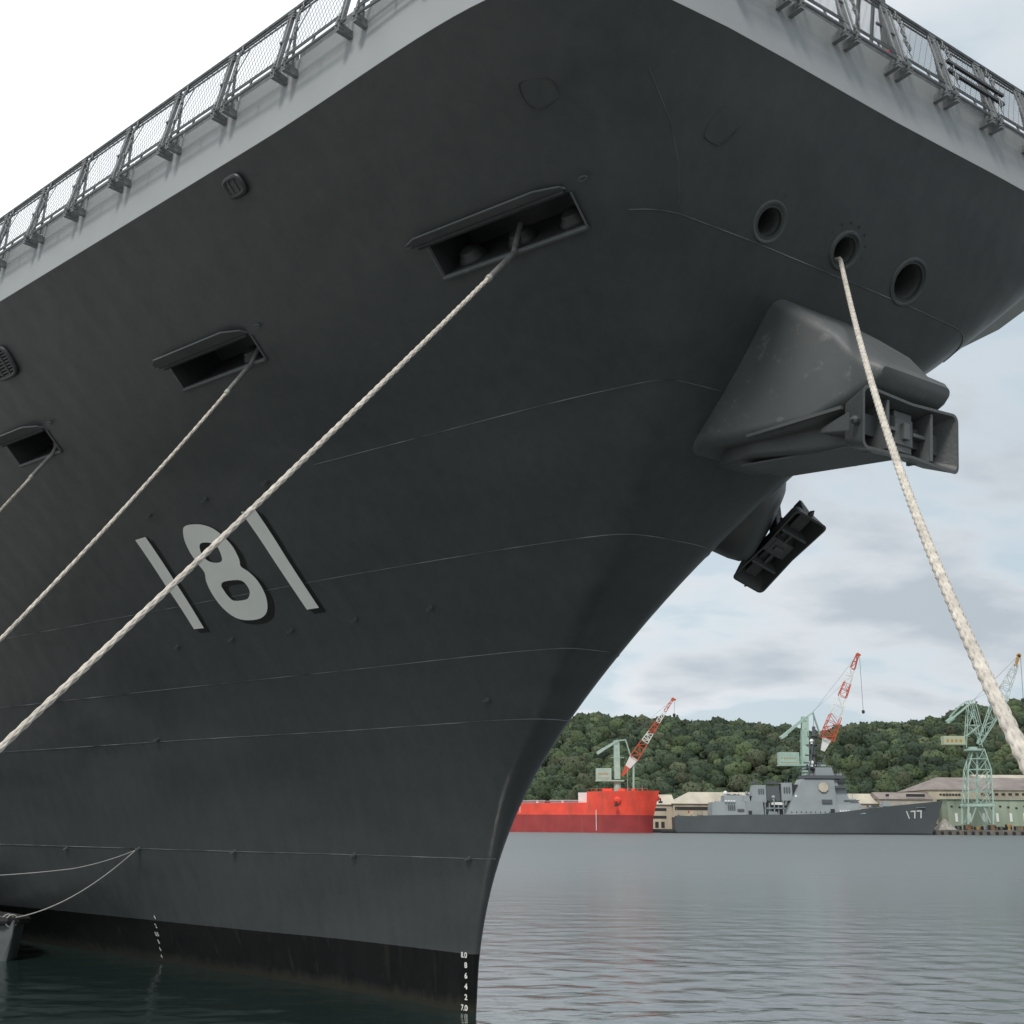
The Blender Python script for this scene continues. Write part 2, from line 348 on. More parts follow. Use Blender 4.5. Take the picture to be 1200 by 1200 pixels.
# ---- hull number painted on the flare, white over a black drop shadow
NUM=[([(-5.12,9.84),(-4.73,9.85),(-4.86,8.93),(-4.93,7.96),(-5.28,7.97),(-5.25,8.93)],[],'1'),
([(-3.45,9.82),(-3.64,9.64),(-3.74,9.42),(-3.76,9.2),(-3.74,9.0),(-3.87,8.84),(-3.95,8.62),(-3.94,8.36),(-3.84,8.17),(-3.65,8.03),(-3.35,7.97),(-2.97,7.97),(-2.66,8.07),(-2.44,8.28),(-2.35,8.49),(-2.35,8.7),(-2.44,8.86),(-2.55,8.97),(-2.46,9.1),(-2.40,9.34),(-2.46,9.56),(-2.60,9.73),(-2.83,9.83),(-3.1,9.87),(-3.3,9.87)],
 [[(-3.35,9.46),(-3.21,9.52),(-2.96,9.49),(-2.84,9.4),(-2.88,9.26),(-2.98,9.14),(-3.17,9.12),(-3.38,9.18),(-3.44,9.31)],[(-3.5,8.70),(-3.34,8.76),(-2.89,8.74),(-2.75,8.66),(-2.76,8.51),(-2.9,8.4),(-3.06,8.36),(-3.42,8.38),(-3.51,8.49),(-3.52,8.62)]],'8'),
([(-1.51,9.88),(-1.1,9.85),(-1.14,8.94),(-1.13,7.99),(-1.49,7.99),(-1.52,8.95)],[],'1')]
def smooth_loop(P,n=3):
    out=[];m=len(P)
    for i in range(m):
        p0,p1,p2,p3=[Vector(P[(i+k)%m]) for k in (-1,0,1,2)]
        for j in range(n):
            t=j/n; q=.5*((2*p1)+(-p0+p2)*t+(2*p0-5*p1+4*p2-p3)*t*t+(-p0+3*p1-3*p2+p3)*t**3); out.append((q.x,q.y))
    return out
def fill2d(loops,step=.2):
    cu=bpy.data.curves.new('tmp','CURVE'); cu.dimensions='2D'; cu.fill_mode='BOTH'
    for lp in loops:
        s=cu.splines.new('POLY'); s.points.add(len(lp)-1); s.use_cyclic_u=True
        for k,(x,y) in enumerate(lp): s.points[k].co=(x,y,0,1)
    return curve_to_bm(cu,step)
def curve_to_bm(cu,step=.2):
    o=bpy.data.objects.new('tmp',cu); COL.objects.link(o); bpy.context.view_layer.update()
    me=bpy.data.meshes.new_from_object(o.evaluated_get(bpy.context.evaluated_depsgraph_get()))
    bpy.data.objects.remove(o); bpy.data.curves.remove(cu)
    b=bmesh.new(); b.from_mesh(me); bpy.data.meshes.remove(me)
    if step and b.verts:
        for ax in (0,1):
            lo=min(v.co[ax] for v in b.verts); hi=max(v.co[ax] for v in b.verts); k=math.ceil(lo/step)*step
            while k<hi:
                no=Vector((0,0,0)); no[ax]=1; co=Vector((0,0,0)); co[ax]=k
                bmesh.ops.bisect_plane(b,geom=b.verts[:]+b.edges[:]+b.faces[:],plane_co=co,plane_no=no); k+=step
    return b
def mark(name,b,fn,m,parent):
    for v in b.verts: v.co=fn(v.co.x,v.co.y)
    me=bpy.data.meshes.new(name); b.to_mesh(me); b.free(); me.materials.append(m)
    o=bpy.data.objects.new(name,me); COL.objects.link(o); o.parent=parent; return o
for outer,holes,ch in NUM:
    if ch=='8': outer=smooth_loop(outer); holes=[smooth_loop(h) for h in holes]
    d=mark('hull_number',fill2d([outer]+holes),lambda a,z:hp(a,z,.022),WHITE,ship)
    tag(d,'white painted digit %s with black drop shadow'%ch)
    # drop shadow: swept copies of the outline, forward and down
    sd=mark('drop_shadow',fill2d([[(a+.10,z-.10) for a,z in outer]]+[[(a+.10,z-.10) for a,z in h] for h in holes]),lambda a,z:hp(a,z,.012),BLACK,d)
    sd2=mark('drop_shadow',fill2d([[(a+.045,z-.035) for a,z in outer]]+[[(a+.045,z-.035) for a,z in h] for h in holes]),lambda a,z:hp(a,z,.016),BLACK,d)
    bb=bmesh.new(); bb.from_mesh(sd.data); bb.from_mesh(sd2.data); bb.to_mesh(sd.data); bb.free(); bpy.data.objects.remove(sd2)
def text_bm(s,size,step=0):
    cu=bpy.data.curves.new('t','FONT'); cu.body=s; cu.size=size; cu.align_x='CENTER'; cu.resolution_u=3; cu.offset=size*.025
    return curve_to_bm(cu,step)
# ---- draft marks
def dmark(s,a,z,size=.135):
    mark('draft_mark',text_bm(s,size),lambda x,y:hp(a+x*.9,z+y,.02),WHITE,ship)
for s,z in (('8.0',1.03),('8',.84),('6',.64),('4',.44),('2',.24),('7.0',.04),('8',-.16)): dmark(s,-.10-.01*(1.0-z)-(.045 if len(s)>1 else 0),z,.15)
for s,a,z in (('4',-11.20,1.15),('2',-11.30,.92),('8.0',-11.42,.70),('8',-11.50,.50),('6',-11.58,.31),('4',-11.66,.11)): dmark(s,a,z,.15)
# ---- lifting lugs
def lug_mb():
    m=MB(); m.obox((0,0,.03),Vector((1,0,0)),Vector((0,1,0)),Vector((0,0,1)),.07,.02,.05); m.lathe((0,0,.0),(0,0,1),[(.055,0),(.05,.02)],10); m.tube([(.03*math.cos(x),.0,.09+.03*math.sin(x)) for x in [i*math.pi/4 for i in range(8)]],.012,5,close=True); return m
lug0=None
for a,z in [(-4.11,10.19),(-2.2,10.21),(-.34,10.23),(-6.22,7.66),(-4.27,7.65),(-2.3,7.66),(-.4,7.68),(1.6,7.7),(-8.58,5.64),(-14.44,2.9),(-10.92,2.95),(-7.04,2.95),(-3.24,2.95),(.2,2.95),(1.85,5.97)]:
    if lug0 is None: lo=lug0=lug_mb().build('lug',GREYW,ship,smooth=True)
    else: lo=lug0.copy(); COL.objects.link(lo); lo.parent=ship
    lo.location=hp(a,z,.0); lo.rotation_euler=hn(a,z).to_track_quat('Z','Y').to_euler()
# ---- mooring ports: sill, hinged door, rollers in the pocket
SILL=[]
for i,(a0,a1,z,h,nb) in enumerate(PORTS):
    c,n,t,s=frame((a0+a1)/2,z); ln=(hp(a1,z)-hp(a0,z)).length/2; t=(hp(a1,z)-hp(a0,z)).normalized()
    s=n.cross(t).normalized(); s=s if s.z>0 else -s; n=t.cross(s); n=n if n.y<0 else -n
    fr_=(.05,.72,.72,.7)[i]; SILL.append((c+t*ln*fr_-n*.45-s*h*.05,c+t*ln*fr_-s*(h/2-.03)+n*.10))
    m=MB(); m.tube([c-t*ln-s*(h/2+.0)+n*.02,c+t*ln-s*(h/2)+n*.02],.045,8); m.tube([c-t*ln-s*(h/2+.0)+n*.02,c-t*ln+s*h/2+n*.02],.02,6); m.tube([c+t*ln-s*(h/2)+n*.02,c+t*ln+s*h/2+n*.02],.02,6)
    m.build('port_coaming',GREYW,ship,smooth=True)
    out=(Vector((n.x,n.y,0)).normalized()*1.0+Vector((0,0,.05))).normalized()
    base=c+s*(h/2+.05); w=(.20,.30,.30,.3)[i]; ext=.30
    up=out.cross(t).normalized(); up=up if up.z>0 else -up
    # door swung outward and up on its top hinge, corners rounded
    P=[base-t*(ln+ext)+out*.0,base+t*(ln-.05)+out*.0,base+t*(ln-.12)+out*(w*.5),base+t*(ln-.5)+out*w,base-t*(ln+ext-.2)+out*w,base-t*(ln+ext)+out*w*.6]
    m=MB(); m.loft([P,[p+up*.035 for p in P]]); dr=m.build('port_door',GREYW,ship,bevel=.006)
    m=MB()
    m.bar(base-t*(ln+ext*.5)-up*.03,base+t*(ln-.1)-up*.03,.05,.05); m.build('hinge_bar',DARK,dr)
    for sgn in (-1,1):
        q=c+t*sgn*(ln+.28)+s*(h/2+.12)
        MB().tube([q+t*.07*math.cos(x)+s*.03*math.sin(x)+n*.05 for x in [k*math.pi/5 for k in range(10)]],.014,6,close=True).build('pad_eye',GREYW,ship,smooth=True)
    for k in range(nb if nb>1 else 1):
        q=c-n*.42-s*(h*.34)+t*(( (k-(nb-1)/2)*ln*.72) if nb>1 else ln*.45)
        MB().lathe(q-s*.12,s,[(.24,0),(.25,.05),(.24,.10),(.19,.15),(.18,.20),(.10,.25),(.0,.27)],20,cap=False).build('fairlead_roller',DARK,ship,smooth=True)
# ---- bow fairleads
for k,(a,b,z,r,R2) in enumerate(FH):
    c=sl_(a,b,z); m=MB()
    m.lathe(c,FA,[(R2+.0,-.06),(R2-.005,.015),(R2-.03,.045),(R2-.06,.045),(r+.05,.01),(r+.015,-.05),(r,-.14),(r+.01,-.6)],40,cap=False)
    if k<2:
        u=FA.cross(Vector((0,0,1))).normalized(); v=FA.cross(u)
        for j in range(14):
            x=2*math.pi*j/14; q=c+(u*math.cos(x)+v*math.sin(x))*(R2+.10); m.lathe(q-FA*.03,FA,[(.018,0),(.018,.05)],6)
    m.build('fairlead',GREY,ship,smooth=True,ang=50)
# ---- access plates outlined by their weld
for P in ([(9.59,5.82,13.27),(9.50,5.66,13.12),(9.56,5.51,13.02),(9.74,5.43,13.03),(9.91,5.39,13.09),(9.97,5.5,13.17),(9.93,5.62,13.25),(9.76,5.74,13.29)],[(10.62,3.39,12.88),(10.60,3.22,12.83),(10.62,3.06,12.84),(10.74,2.93,13.0),(10.85,2.85,13.21),(10.89,3.02,13.26),(10.88,3.22,13.25),(10.76,3.36,13.09)]):
    Q=smooth_loop([(q[0],q[1]) for q in P],3); Z=smooth_loop([(q[2],0) for q in P],3)
    MB().tube([Vector((q[0]+.004,-q[1],zz_[0]-.004)) for q,zz_ in zip(Q,Z)],.007,5,close=True).build('access_plate_weld',DARK,ship)
# ---- vent grilles under the deck edge
for a,z,s_ in ((4.19,13.74,.19),(-4.62,13.18,.42),(-24,12.9,.4)):
    c,n,t,s=frame(a,z); m=MB()
    ring=[c+t*s_*1.0*abs(math.cos(x))**.5*(1 if math.cos(x)>0 else -1)+s*s_*.75*abs(math.sin(x))**.5*(1 if math.sin(x)>0 else -1)+n*.05 for x in [k*math.pi/10 for k in range(20)]]
    m.tube(ring,.05,8,close=True); m.loft([[q-n*.08 for q in ring],[q-n*.04 for q in ring]])
    g=m.build('vent_cowl',DARK,ship,smooth=True)
    m=MB()
    for k in range(-4,5): m.obox(c+s*(k*s_*.16)+n*.04,t,s,n,s_*.9,.018,.03)
    for k in (-1,1): m.obox(c+t*(k*s_*.35)+n*.05,t,s,n,.015,s_*.7,.04)
    m.build('vent_slats',GREY,g)
# ---- anchor bolster on the stem
def rrect(hw,p0,p1,r,n=5):   # rounded rectangle ring between bottom point p0 and top point p1 (a,z)
    b0=Vector((p0[0],0,p0[1])); b1=Vector((p1[0],0,p1[1])); up=(b1-b0); h=up.length/2; up.normalize(); c=(b0+b1)/2; r=min(r,h*.95,hw*.95); out=[]
    for (sx,sz,a0) in ((1,1,0),(-1,1,90),(-1,-1,180),(1,-1,270)):
        for k in range(n+1):
            x=R(a0+90*k/n); out.append(c+Vector((0,1,0))*(sx*(hw-r)+math.cos(x)*r)+up*(sz*(h-r)+math.sin(x)*r))
    return out
SEC=[(.92,(6.9,9.2),(9.0,11.4),.22),(.97,(7.75,9.62),(9.55,11.58),.24),(.95,(9.0,9.40),(10.18,11.03),.20),(.93,(10.0,9.32),(10.66,10.58),.16),(.89,(10.75,9.42),(11.02,10.12),.24),(.84,(11.15,9.60),(11.27,9.93),.15),(.78,(11.26,9.68),(11.32,9.84),.08)]
m=MB(); m.loft([rrect(hw,p0,p1,r) for hw,p0,p1,r in SEC]); bol=m.build('anchor_bolster',GREYW,ship,smooth=True,ang=40)
SEC2=[(.42,(7.7,9.35),(8.2,9.9),.08),(.66,(8.7,9.22),(8.9,9.7),.10),(.62,(9.7,9.02),(9.8,9.6),.10),(.50,(10.55,8.92),(10.5,9.5),.08)]
m=MB(); m.loft([rrect(hw,p0,p1,r) for hw,p0,p1,r in SEC2])
m.bar((8.9,-.97,9.43),(10.7,-.95,9.36),.05,.05); m.bar((8.9,.97,9.43),(10.7,.95,9.36),.05,.05); m.bar((8.3,.0,9.2),(10.5,.0,8.93),1.0,.03)
m.build('bolster_cradle',GREY,bol,smooth=True,ang=40)
# second bolster: round drum on the port flare
dc=Vector((4.55,2.3,10.2)); dx=Vector((.62,.62,-.48)).normalized()
m=MB(); m.lathe(dc-dx*.8,dx,[(1.06,0),(1.04,1.2),(1.02,1.9),(.98,2.12),(.88,2.26),(.7,2.33),(.4,2.36)],48); bol2=m.build('anchor_bolster',GREY,ship,smooth=True,ang=45)
tag(bol2,'round drum shaped anchor housing on the port flare')
# ---- safety net frames along the deck edge
def net_proto(Ln,name='safety_net'):
    # local: x along the edge, y outboard, z up; origin at the hinge on the fascia
    H1=1.05; y0=.20; y1=.0; z0=.08
    a=Vector((.05,y0,z0)); b=Vector((Ln-.17,y0,z0)); c=Vector((Ln-.17,y1,H1)); d=Vector((.05,y1,H1))
    m=MB(); m.tube([a,b,c,d],.022,6,close=True); m.tube([(-.005,y1+.02,H1+.045),(Ln+.005,y1+.02,H1+.045)],.030,6); m.tube([(-.005,y1-.03,H1-.03),(Ln+.005,y1-.03,H1-.03)],.016,6)
    m.tube([(-.005,.24,-.10),(Ln+.005,.24,-.10)],.024,6); m.tube([(.02,.23,.02),(Ln*.93,.23,.02)],.014,6)
    for x in (.07,Ln-.17):
        m.bar((x,-.02,-.15),(x,.28,-.09),.045,.11); m.bar((x,.24,-.12),(x,.20,.10),.045,.045); m.bar((x,.0,-.20),(x,.26,-.20),.08,.05); m.bar((x-.05,.22,-.14),(x+.05,.22,-.14),.09,.09)
    # stanchion pair that carries the top rail
    m.bar((Ln-.07,.24,-.10),(Ln-.07,y1,H1),.04,.06); m.bar((.0,.05,-.0),(-.05,y1-.02,H1),.03,.04)
    m.bar((Ln-.17,.16,.45),(Ln-.06,.15,.45),.03,.03); m.bar((Ln*.5,y0,z0),(Ln*.5,.25,-.10),.025,.025); m.bar((.12,.27,.05),(.32,-.02,H1-.05),.014,.014)
    for k in range(3): m.bar((Ln-.17,y1+.02,H1-.05*k),(Ln-.01,y1+.02,H1-.05*k),.045,.03)
    m.box((-.0,.0,-.03),(Ln,.012,.16)) if False else None
    fr=m.build('net_frame',NETM,None,smooth=True)
    m=MB(); e=(d-a); f=(b-a); h=e.length; w=f.length; ex=f.normalized(); ey=e.normalized(); step=.066
    sx=1
    for sgn,sl in ((1,.55),(-1,.55)):
        k=-w if sgn>0 else 0
        x=-h*sl if sgn>0 else 0
        while x<w+(0 if sgn>0 else h*sl):
            # wire from bottom x to top x+sgn*h*sl
            xa,xb=x,x+sgn*h*sl; ta,tb=0,1
            if sgn>0:
                if xa<0: ta=(0-xa)/(xb-xa); xa=0
                if xb>w: tb=(w-x)/(x+h*sl-x); xb=w
            else:
                if xa>w: ta=(xa-w)/(h*sl); xa=w
                if xb<0: tb=x/(h*sl); xb=0
            if tb>ta+.02: m.bar(a+ex*xa+ey*h*ta,a+ex*xb+ey*h*tb,.0078,n=3)
            x+=step*(1.0 if sgn<0 else 2.2)
    ms=m.build('net_mesh',WIRE,fr,fix=False)
    # stay chain hanging from the top rail
    m=MB()
    for k in range(13):
        z=H1-.02-k*.065; y=y1+.03+.018*k+.02*math.sin(k*.5)
        m.tube([Vector((Ln*.13+.035*(k%3-1)*.5+.022*math.cos(x)*(1 if k%2 else .3),y+.018*math.cos(x)*(.3 if k%2 else 1),z+.042*math.sin(x))) for x in [j*math.pi/3 for j in range(6)]],.014,4,close=True)
    ch=m.build('stay_chain',NETM,fr)
    m=MB(); m.box((.0,-.10,.155),(Ln,-.08,.36)); cm=m.build('toe_plate',NETM,fr)
    return fr
def put(proto,loc,ax,z,first):
    kids=list(proto.children)
    if first: o=proto
    else:
        o=proto.copy(); COL.objects.link(o)
        for k in kids: kk=k.copy(); COL.objects.link(kk); kk.parent=o
    o.parent=ship; ax=Vector(ax).normalized(); out=Vector((-ax.y,ax.x,0)) if False else None
    return o
def place(proto,first,p,ax,out):
    o=put(proto,p,ax,0,first)
    M=Matrix(((ax.x,out.x,0,p.x),(ax.y,out.y,0,p.y),(0,0,1,p.z),(0,0,0,1))); o.matrix_local=M
edge=[(a,b) for a,b in curve(14.0)]
sP=net_proto(1.56); sF=net_proto(1.20)
def eb(a): E_=sorted(edge); return float(np.interp(a,[q[0] for q in E_],[q[1] for q in E_]))
a=7.55; i=0
while a>-44:
    p1=Vector((a,-eb(a),14.92)); q=Vector((a-1.5,-eb(a-1.5),14.92)); d=(q-p1).normalized()
    a2=a-1.6*abs(d.x); out=Vector((-d.y,d.x,0)); out=out if out.y<0 else -out
    # keep the frame right handed by walking forward along the edge
    place(sP,i==0,Vector((a2,-eb(a2),14.97))+out*.01,-d,out); a=a2; i+=1
i=0; b=2.45+1.22*1
while b>-5.0:
    af=11.385
    p=Vector((af,-b,14.97)); place(sF,i==0,p+Vector((.01,0,0)),Vector((0,1,0)),Vector((1,0,0))); b-=1.22; i+=1
# the corner
a=10.1
for (p,q) in ((Vector((9.1,-6.78,14.97)),Vector((7.6,-7.18,14.97))),(Vector((10.5,-6.3,14.97)),Vector((9.1,-6.78,14.97)))):
    d=(p-q).normalized(); out=Vector((-d.y,d.x,0)); out=out if out.y<0 else -out
    place(sP,False,q,d,out)
# ---- mast on the fore end of the flight deck
m=MB(); m.bar((10.75,.82,15.1),(10.75,.82,21.5),.13,.13,8); m.bar((10.2,.55,15.1),(10.7,.75,19.5),.05,.05); m.bar((10.6,.45,15.1),(10.75,.7,17.5),.045,.045)
for k in range(8): z=15.8+k*.35; m.bar((10.75,.82,z),(10.75,.62,z),.035,.035)
mast=m.build('mast',GREY,ship,smooth=True)
m=MB(); m.tube([(11.0,.15,15.4),(11.05,.32,15.6),(11.0,.5,15.72),(11.05,.7,15.78),(11.0,.95,15.66)],.035,8); m.tube([(11.1,.2,15.35),(11.12,.45,15.55),(11.1,.7,15.6)],.03,8); m.build('fire_hose',REDP,ship,smooth=True)
MB().box((11.30,-2.62,15.6),(11.5,-2.15,16.15)).build('junction_box',DARK,ship,bevel=.02)
m=MB(); m.bar((11.55,1.25,15.55),(11.58,2.75,15.50),.05,.05); m.bar((11.55,1.25,15.38),(11.58,2.75,15.33),.05,.05); m.build('spare_rail',DARK,ship,smooth=True)
# ================================================================ anchors
def make_anchor():
    r=empty('anchor')
    # u = long axis (x), v = short axis (z), mouth opens towards +y
    def ring(hu,hv,y,rr,wa=0):
        out=[]
        for sx,sz,a0 in ((1,1,0),(-1,1,90),(-1,-1,180),(1,-1,270)):
            for k in range(6):
                x=R(a0+18*k); px=sx*(hu-rr)+math.cos(x)*rr; out.append(Vector((px,y,(sz*(hv-rr)+math.sin(x)*rr)*(1-wa*(1-abs(px)/hu)))))
        # extra points on the long sides so that they can be waisted
        o2=[]
        for i,q in enumerate(out):
            o2.append(q); nx=out[(i+1)%len(out)]
            if abs(nx.x-q.x)>hu*.6:
                for t in (.25,.5,.75):
                    w_=q.lerp(nx,t); w_.z=(math.copysign(hv,w_.z))*(1-wa*(1-abs(w_.x)/hu)); o2.append(w_)
        return o2
    m=MB()
    m.loft([ring(.62,.20,-.62,.08,.05),ring(.95,.34,-.42,.12,.08),ring(1.08,.45,-.04,.13,.12),ring(1.10,.465,.0,.13,.12),ring(1.05,.42,.0,.10,.12),ring(1.00,.38,-.10,.10,.12),ring(.86,.26,-.42,.08,.1)])
    m.build('crown',GREY,r,smooth=True,ang=45)
    m=MB()
    for u,w in ((.50,.028),(-.50,.028)): m.box((u-w,-.46,-.36),(u+w,-.03,.36))
    m.loft([[Vector((x,-.46,z)) for x,z in ((-.34,-.3),(.34,-.3),(.34,.3),(-.34,.3))],[Vector((x,-.14,z)) for x,z in ((-.2,-.2),(.2,-.2),(.2,.2),(-.2,.2))]])
    m.box((-.52,-.40,-.03),(-.2,-.12,.03)); m.box((.2,-.40,-.03),(.52,-.12,.03))
    m.box((-.2,-.44,-.30),(.2,-.16,-.10)); m.box((-.2,-.44,.12),(.2,-.16,.30)); m.box((-.06,-.44,-.12),(.06,-.08,.12)); 
    m.build('crown_rib',GREYW,r,bevel=.012)
    m=MB(); m.bar((0,-.4,0),(0,-2.6,.0),.26,.2); m.build('shank',GREY,r,bevel=.02)
    for s_ in (-1,1):
        m=MB(); m.loft([[Vector((s_*(.62+x*.38),-.25-y,z)) for x,z in ((-1,-.16),(1,-.16),(1,.16),(-1,.16))] for y,_ in ((0,0),)]+[[Vector((s_*(.74+x*.10),-.95,z)) for x,z in ((-1,-.04),(1,-.04),(1,.04),(-1,.04))]])
        m.build('fluke',GREY,r,bevel=.02)
        MB().lathe((s_*1.07,-.12,-.05*s_),(s_,0,0),[(.07,0),(.06,.07),(.03,.10),(.02,.13)],10).build('tripping_lug',GREY,r,smooth=True)
    return r
def set_frame(o,c,ex,ey):   # ship frame axes -> world
    ex=ex.normalized(); ey=(ey-ex*ey.dot(ex)).normalized(); ez=ex.cross(ey)
    M=Matrix(((ex.x,ey.x,ez.x,c.x),(ex.y,ey.y,ez.y,c.y),(ex.z,ey.z,ez.z,c.z),(0,0,0,1)))
    o.matrix_world=SM@M
an=make_anchor(); tag(an,'dark grey anchor with open ribbed crown stowed in the pointed bolster on the stem','anchor','anchors stowed on the bow')
set_frame(an,Vector((11.15,0.0,9.08)),Vector((0,-1,0)),Vector((1,0,-.10)))
an2=an.copy(); COL.objects.link(an2)
for k in list(an.children): kk=k.copy(); COL.objects.link(kk); kk.parent=an2
tag(an2,'dark anchor hanging diagonally below the round housing, seen against the clouds','anchor','anchors stowed on the bow')
set_frame(an2,Vector((5.5,3.45,8.85)),Vector((.87,0,.49)),Vector((.36,-.42,-.75)))
an2.scale=(.95,.95,.82)
# ================================================================ mooring ropes
ROPE=mat('rope_fibre',(.62,.57,.50),.85,var=.28,scale=9,bump=.8,bscale=140,spec=.15,bdist=.004)
SLEEVE=mat('rope_sleeve',(.20,.20,.19),.8,var=.3,scale=12,bump=.4,bscale=60)
THIN=mat('thin_line',(.42,.42,.38),.8)
def rope_path(A,B,sag,step):
    A,B=Vector(A),Vector(B); n=max(8,int((B-A).length/step)); P=[]
    for i in range(n+1):
        t=i/n; q=A.lerp(B,t); q.z-=4*sag*t*(1-t); P.append(q)
    return P
def braided(name,P,Rr,label,cat,group,sides=6,sleeve=None,pitch=.60):
    m=MB(); d0=0; u=None; fr=[]
    for i,p in enumerate(P):
        d=(P[min(i+1,len(P)-1)]-P[max(i-1,0)]).normalized()
        if u is None: u=d.cross(Vector((0,0,1))).normalized()
        u=(u-d*u.dot(d)).normalized(); v=d.cross(u); fr.append((p,u.copy(),v,d0)); d0+=(P[min(i+1,len(P)-1)]-p).length
    for k in range(4):
        for sg in (1,-1):
            pts=[]
            for p,u_,v_,s_ in fr:
                for off in (-.045,.045) if False else (0,):
                    ph=sg*2*math.pi*s_/pitch+k*math.pi/2+(0 if sg>0 else math.pi/4)
                    rad=Rr*(.55+.09*math.cos(4*ph*sg*1.0+ (0 if sg>0 else math.pi)))
                    pts.append(p+(u_*math.cos(ph)+v_*math.sin(ph))*rad)
            m.tube(pts,Rr*.49,sides)
    o=m.build(name,ROPE,None,smooth=True,ang=80,fix=False)
    tag(o,label,cat,group)
    if sleeve:
        n=int(sleeve/((P[1]-P[0]).length))
        m=MB(); m.tube(P[:max(n,3)],Rr*1.35,12); s_=m.build('chafing_sleeve',SLEEVE,o,smooth=True)
        q=P[max(n,3)-1]; d=(P[max(n,3)]-q).normalized(); m=MB(); m.tube([q-d*.03,q+d*.05],Rr*1.5,10); m.build('lashing',THIN,o,smooth=True)
    return o
G='mooring ropes of the warship'
near=[q for q in rope_path(sw(10.2,.08,12.18),sw(26.59,19.54,.377),2.87,.03)]
cut_=next(i for i,q in enumerate(near) if q.z<2.45); near=near[:cut_]; NEAR_END=near[-1]
near=[sw(9.6,.05,12.35)]+near
braided('mooring_rope',near,.034,'thick plaited mooring rope running from the bow fairlead down past the right edge','rope',G,8)
def from_port(k,E,sag,step): a,b=SILL[k]; A,B=SM@a,SM@b; P=rope_path(B,E,sag,step); n=int((B-A).length/step)+1; return [A.lerp(B,i/n) for i in range(n)]+P
braided('mooring_rope',from_port(0,sw(10.54,13.17,2.25),0.08,.035),.032,'long pale mooring rope crossing in front of the painted number 181','rope',G,sleeve=1.5)
braided('mooring_rope',from_port(1,sw(3.45,13.19,2.25),0.3,.05),.031,'mooring rope from the second hull port, to the left of the number','rope',G,5,sleeve=1.4)
braided('mooring_rope',from_port(2,sw(-12,14.2,2.31),0.2,.07),.031,'mooring rope from the small hull port farthest left','rope',G,4,sleeve=1.3)
#THINROPES#
# ================================================================ water, pier
def water_material():
    m=bpy.data.materials.new('harbour_water'); m.use_nodes=True; t=m.node_tree; p=t.nodes['Principled BSDF']
    p.inputs['Base Color'].default_value=(.014,.028,.026,1); p.inputs['IOR'].default_value=2.35
    ge=N(t,'ShaderNodeNewGeometry'); ln=N(t,'ShaderNodeVectorMath',operation='LENGTH'); L(t,ge.outputs['Position'],ln.inputs[0])
    far=math_(t,'MULTIPLY',math_(t,'SUBTRACT',ln.outputs['Value'],25.0),1/180.0,clamp=True)   # waves too small to resolve far off become roughness
    L(t,math_(t,'ADD',math_(t,'MULTIPLY',math_(t,'POWER',far,.5),.32),.07),p.inputs['Roughness'])
    tc=N(t,'ShaderNodeTexCoord')
    def ns(sc,stx,det,rough,loc=0):
        mp=N(t,'ShaderNodeMapping'); mp.inputs['Scale'].default_value=(stx,1,1); mp.inputs['Location'].default_value=(loc,loc,0); mp.inputs['Rotation'].default_value=(0,0,R(8)); L(t,tc.outputs['Object'],mp.inputs[0])
        n=N(t,'ShaderNodeTexNoise'); n.inputs['Scale'].default_value=sc; n.inputs['Detail'].default_value=det; n.inputs['Roughness'].default_value=rough; n.inputs['Distortion'].default_value=.4; L(t,mp.outputs[0],n.inputs['Vector']); return n.outputs[0]
    big=ns(.07,.5,3,.5,3.0); mid=ns(.55,.5,4,.5,1.0); sm=ns(2.6,.55,5,.55,5.0)
    h=math_(t,'ADD',math_(t,'MULTIPLY',mid,.42),math_(t,'MULTIPLY',sm,.13))
    amp=ramp(t,big,[(.35,.55),(.65,1.15)])
    b=N(t,'ShaderNodeBump'); b.inputs['Distance'].default_value=1.0; L(t,math_(t,'MULTIPLY',math_(t,'MULTIPLY',amp,.14),math_(t,'SUBTRACT',1.0,math_(t,'MULTIPLY',far,.75))),b.inputs['Strength']); L(t,h,b.inputs['Height']); L(t,b.outputs[0],p.inputs['Normal'])
    return m
WM=water_material()
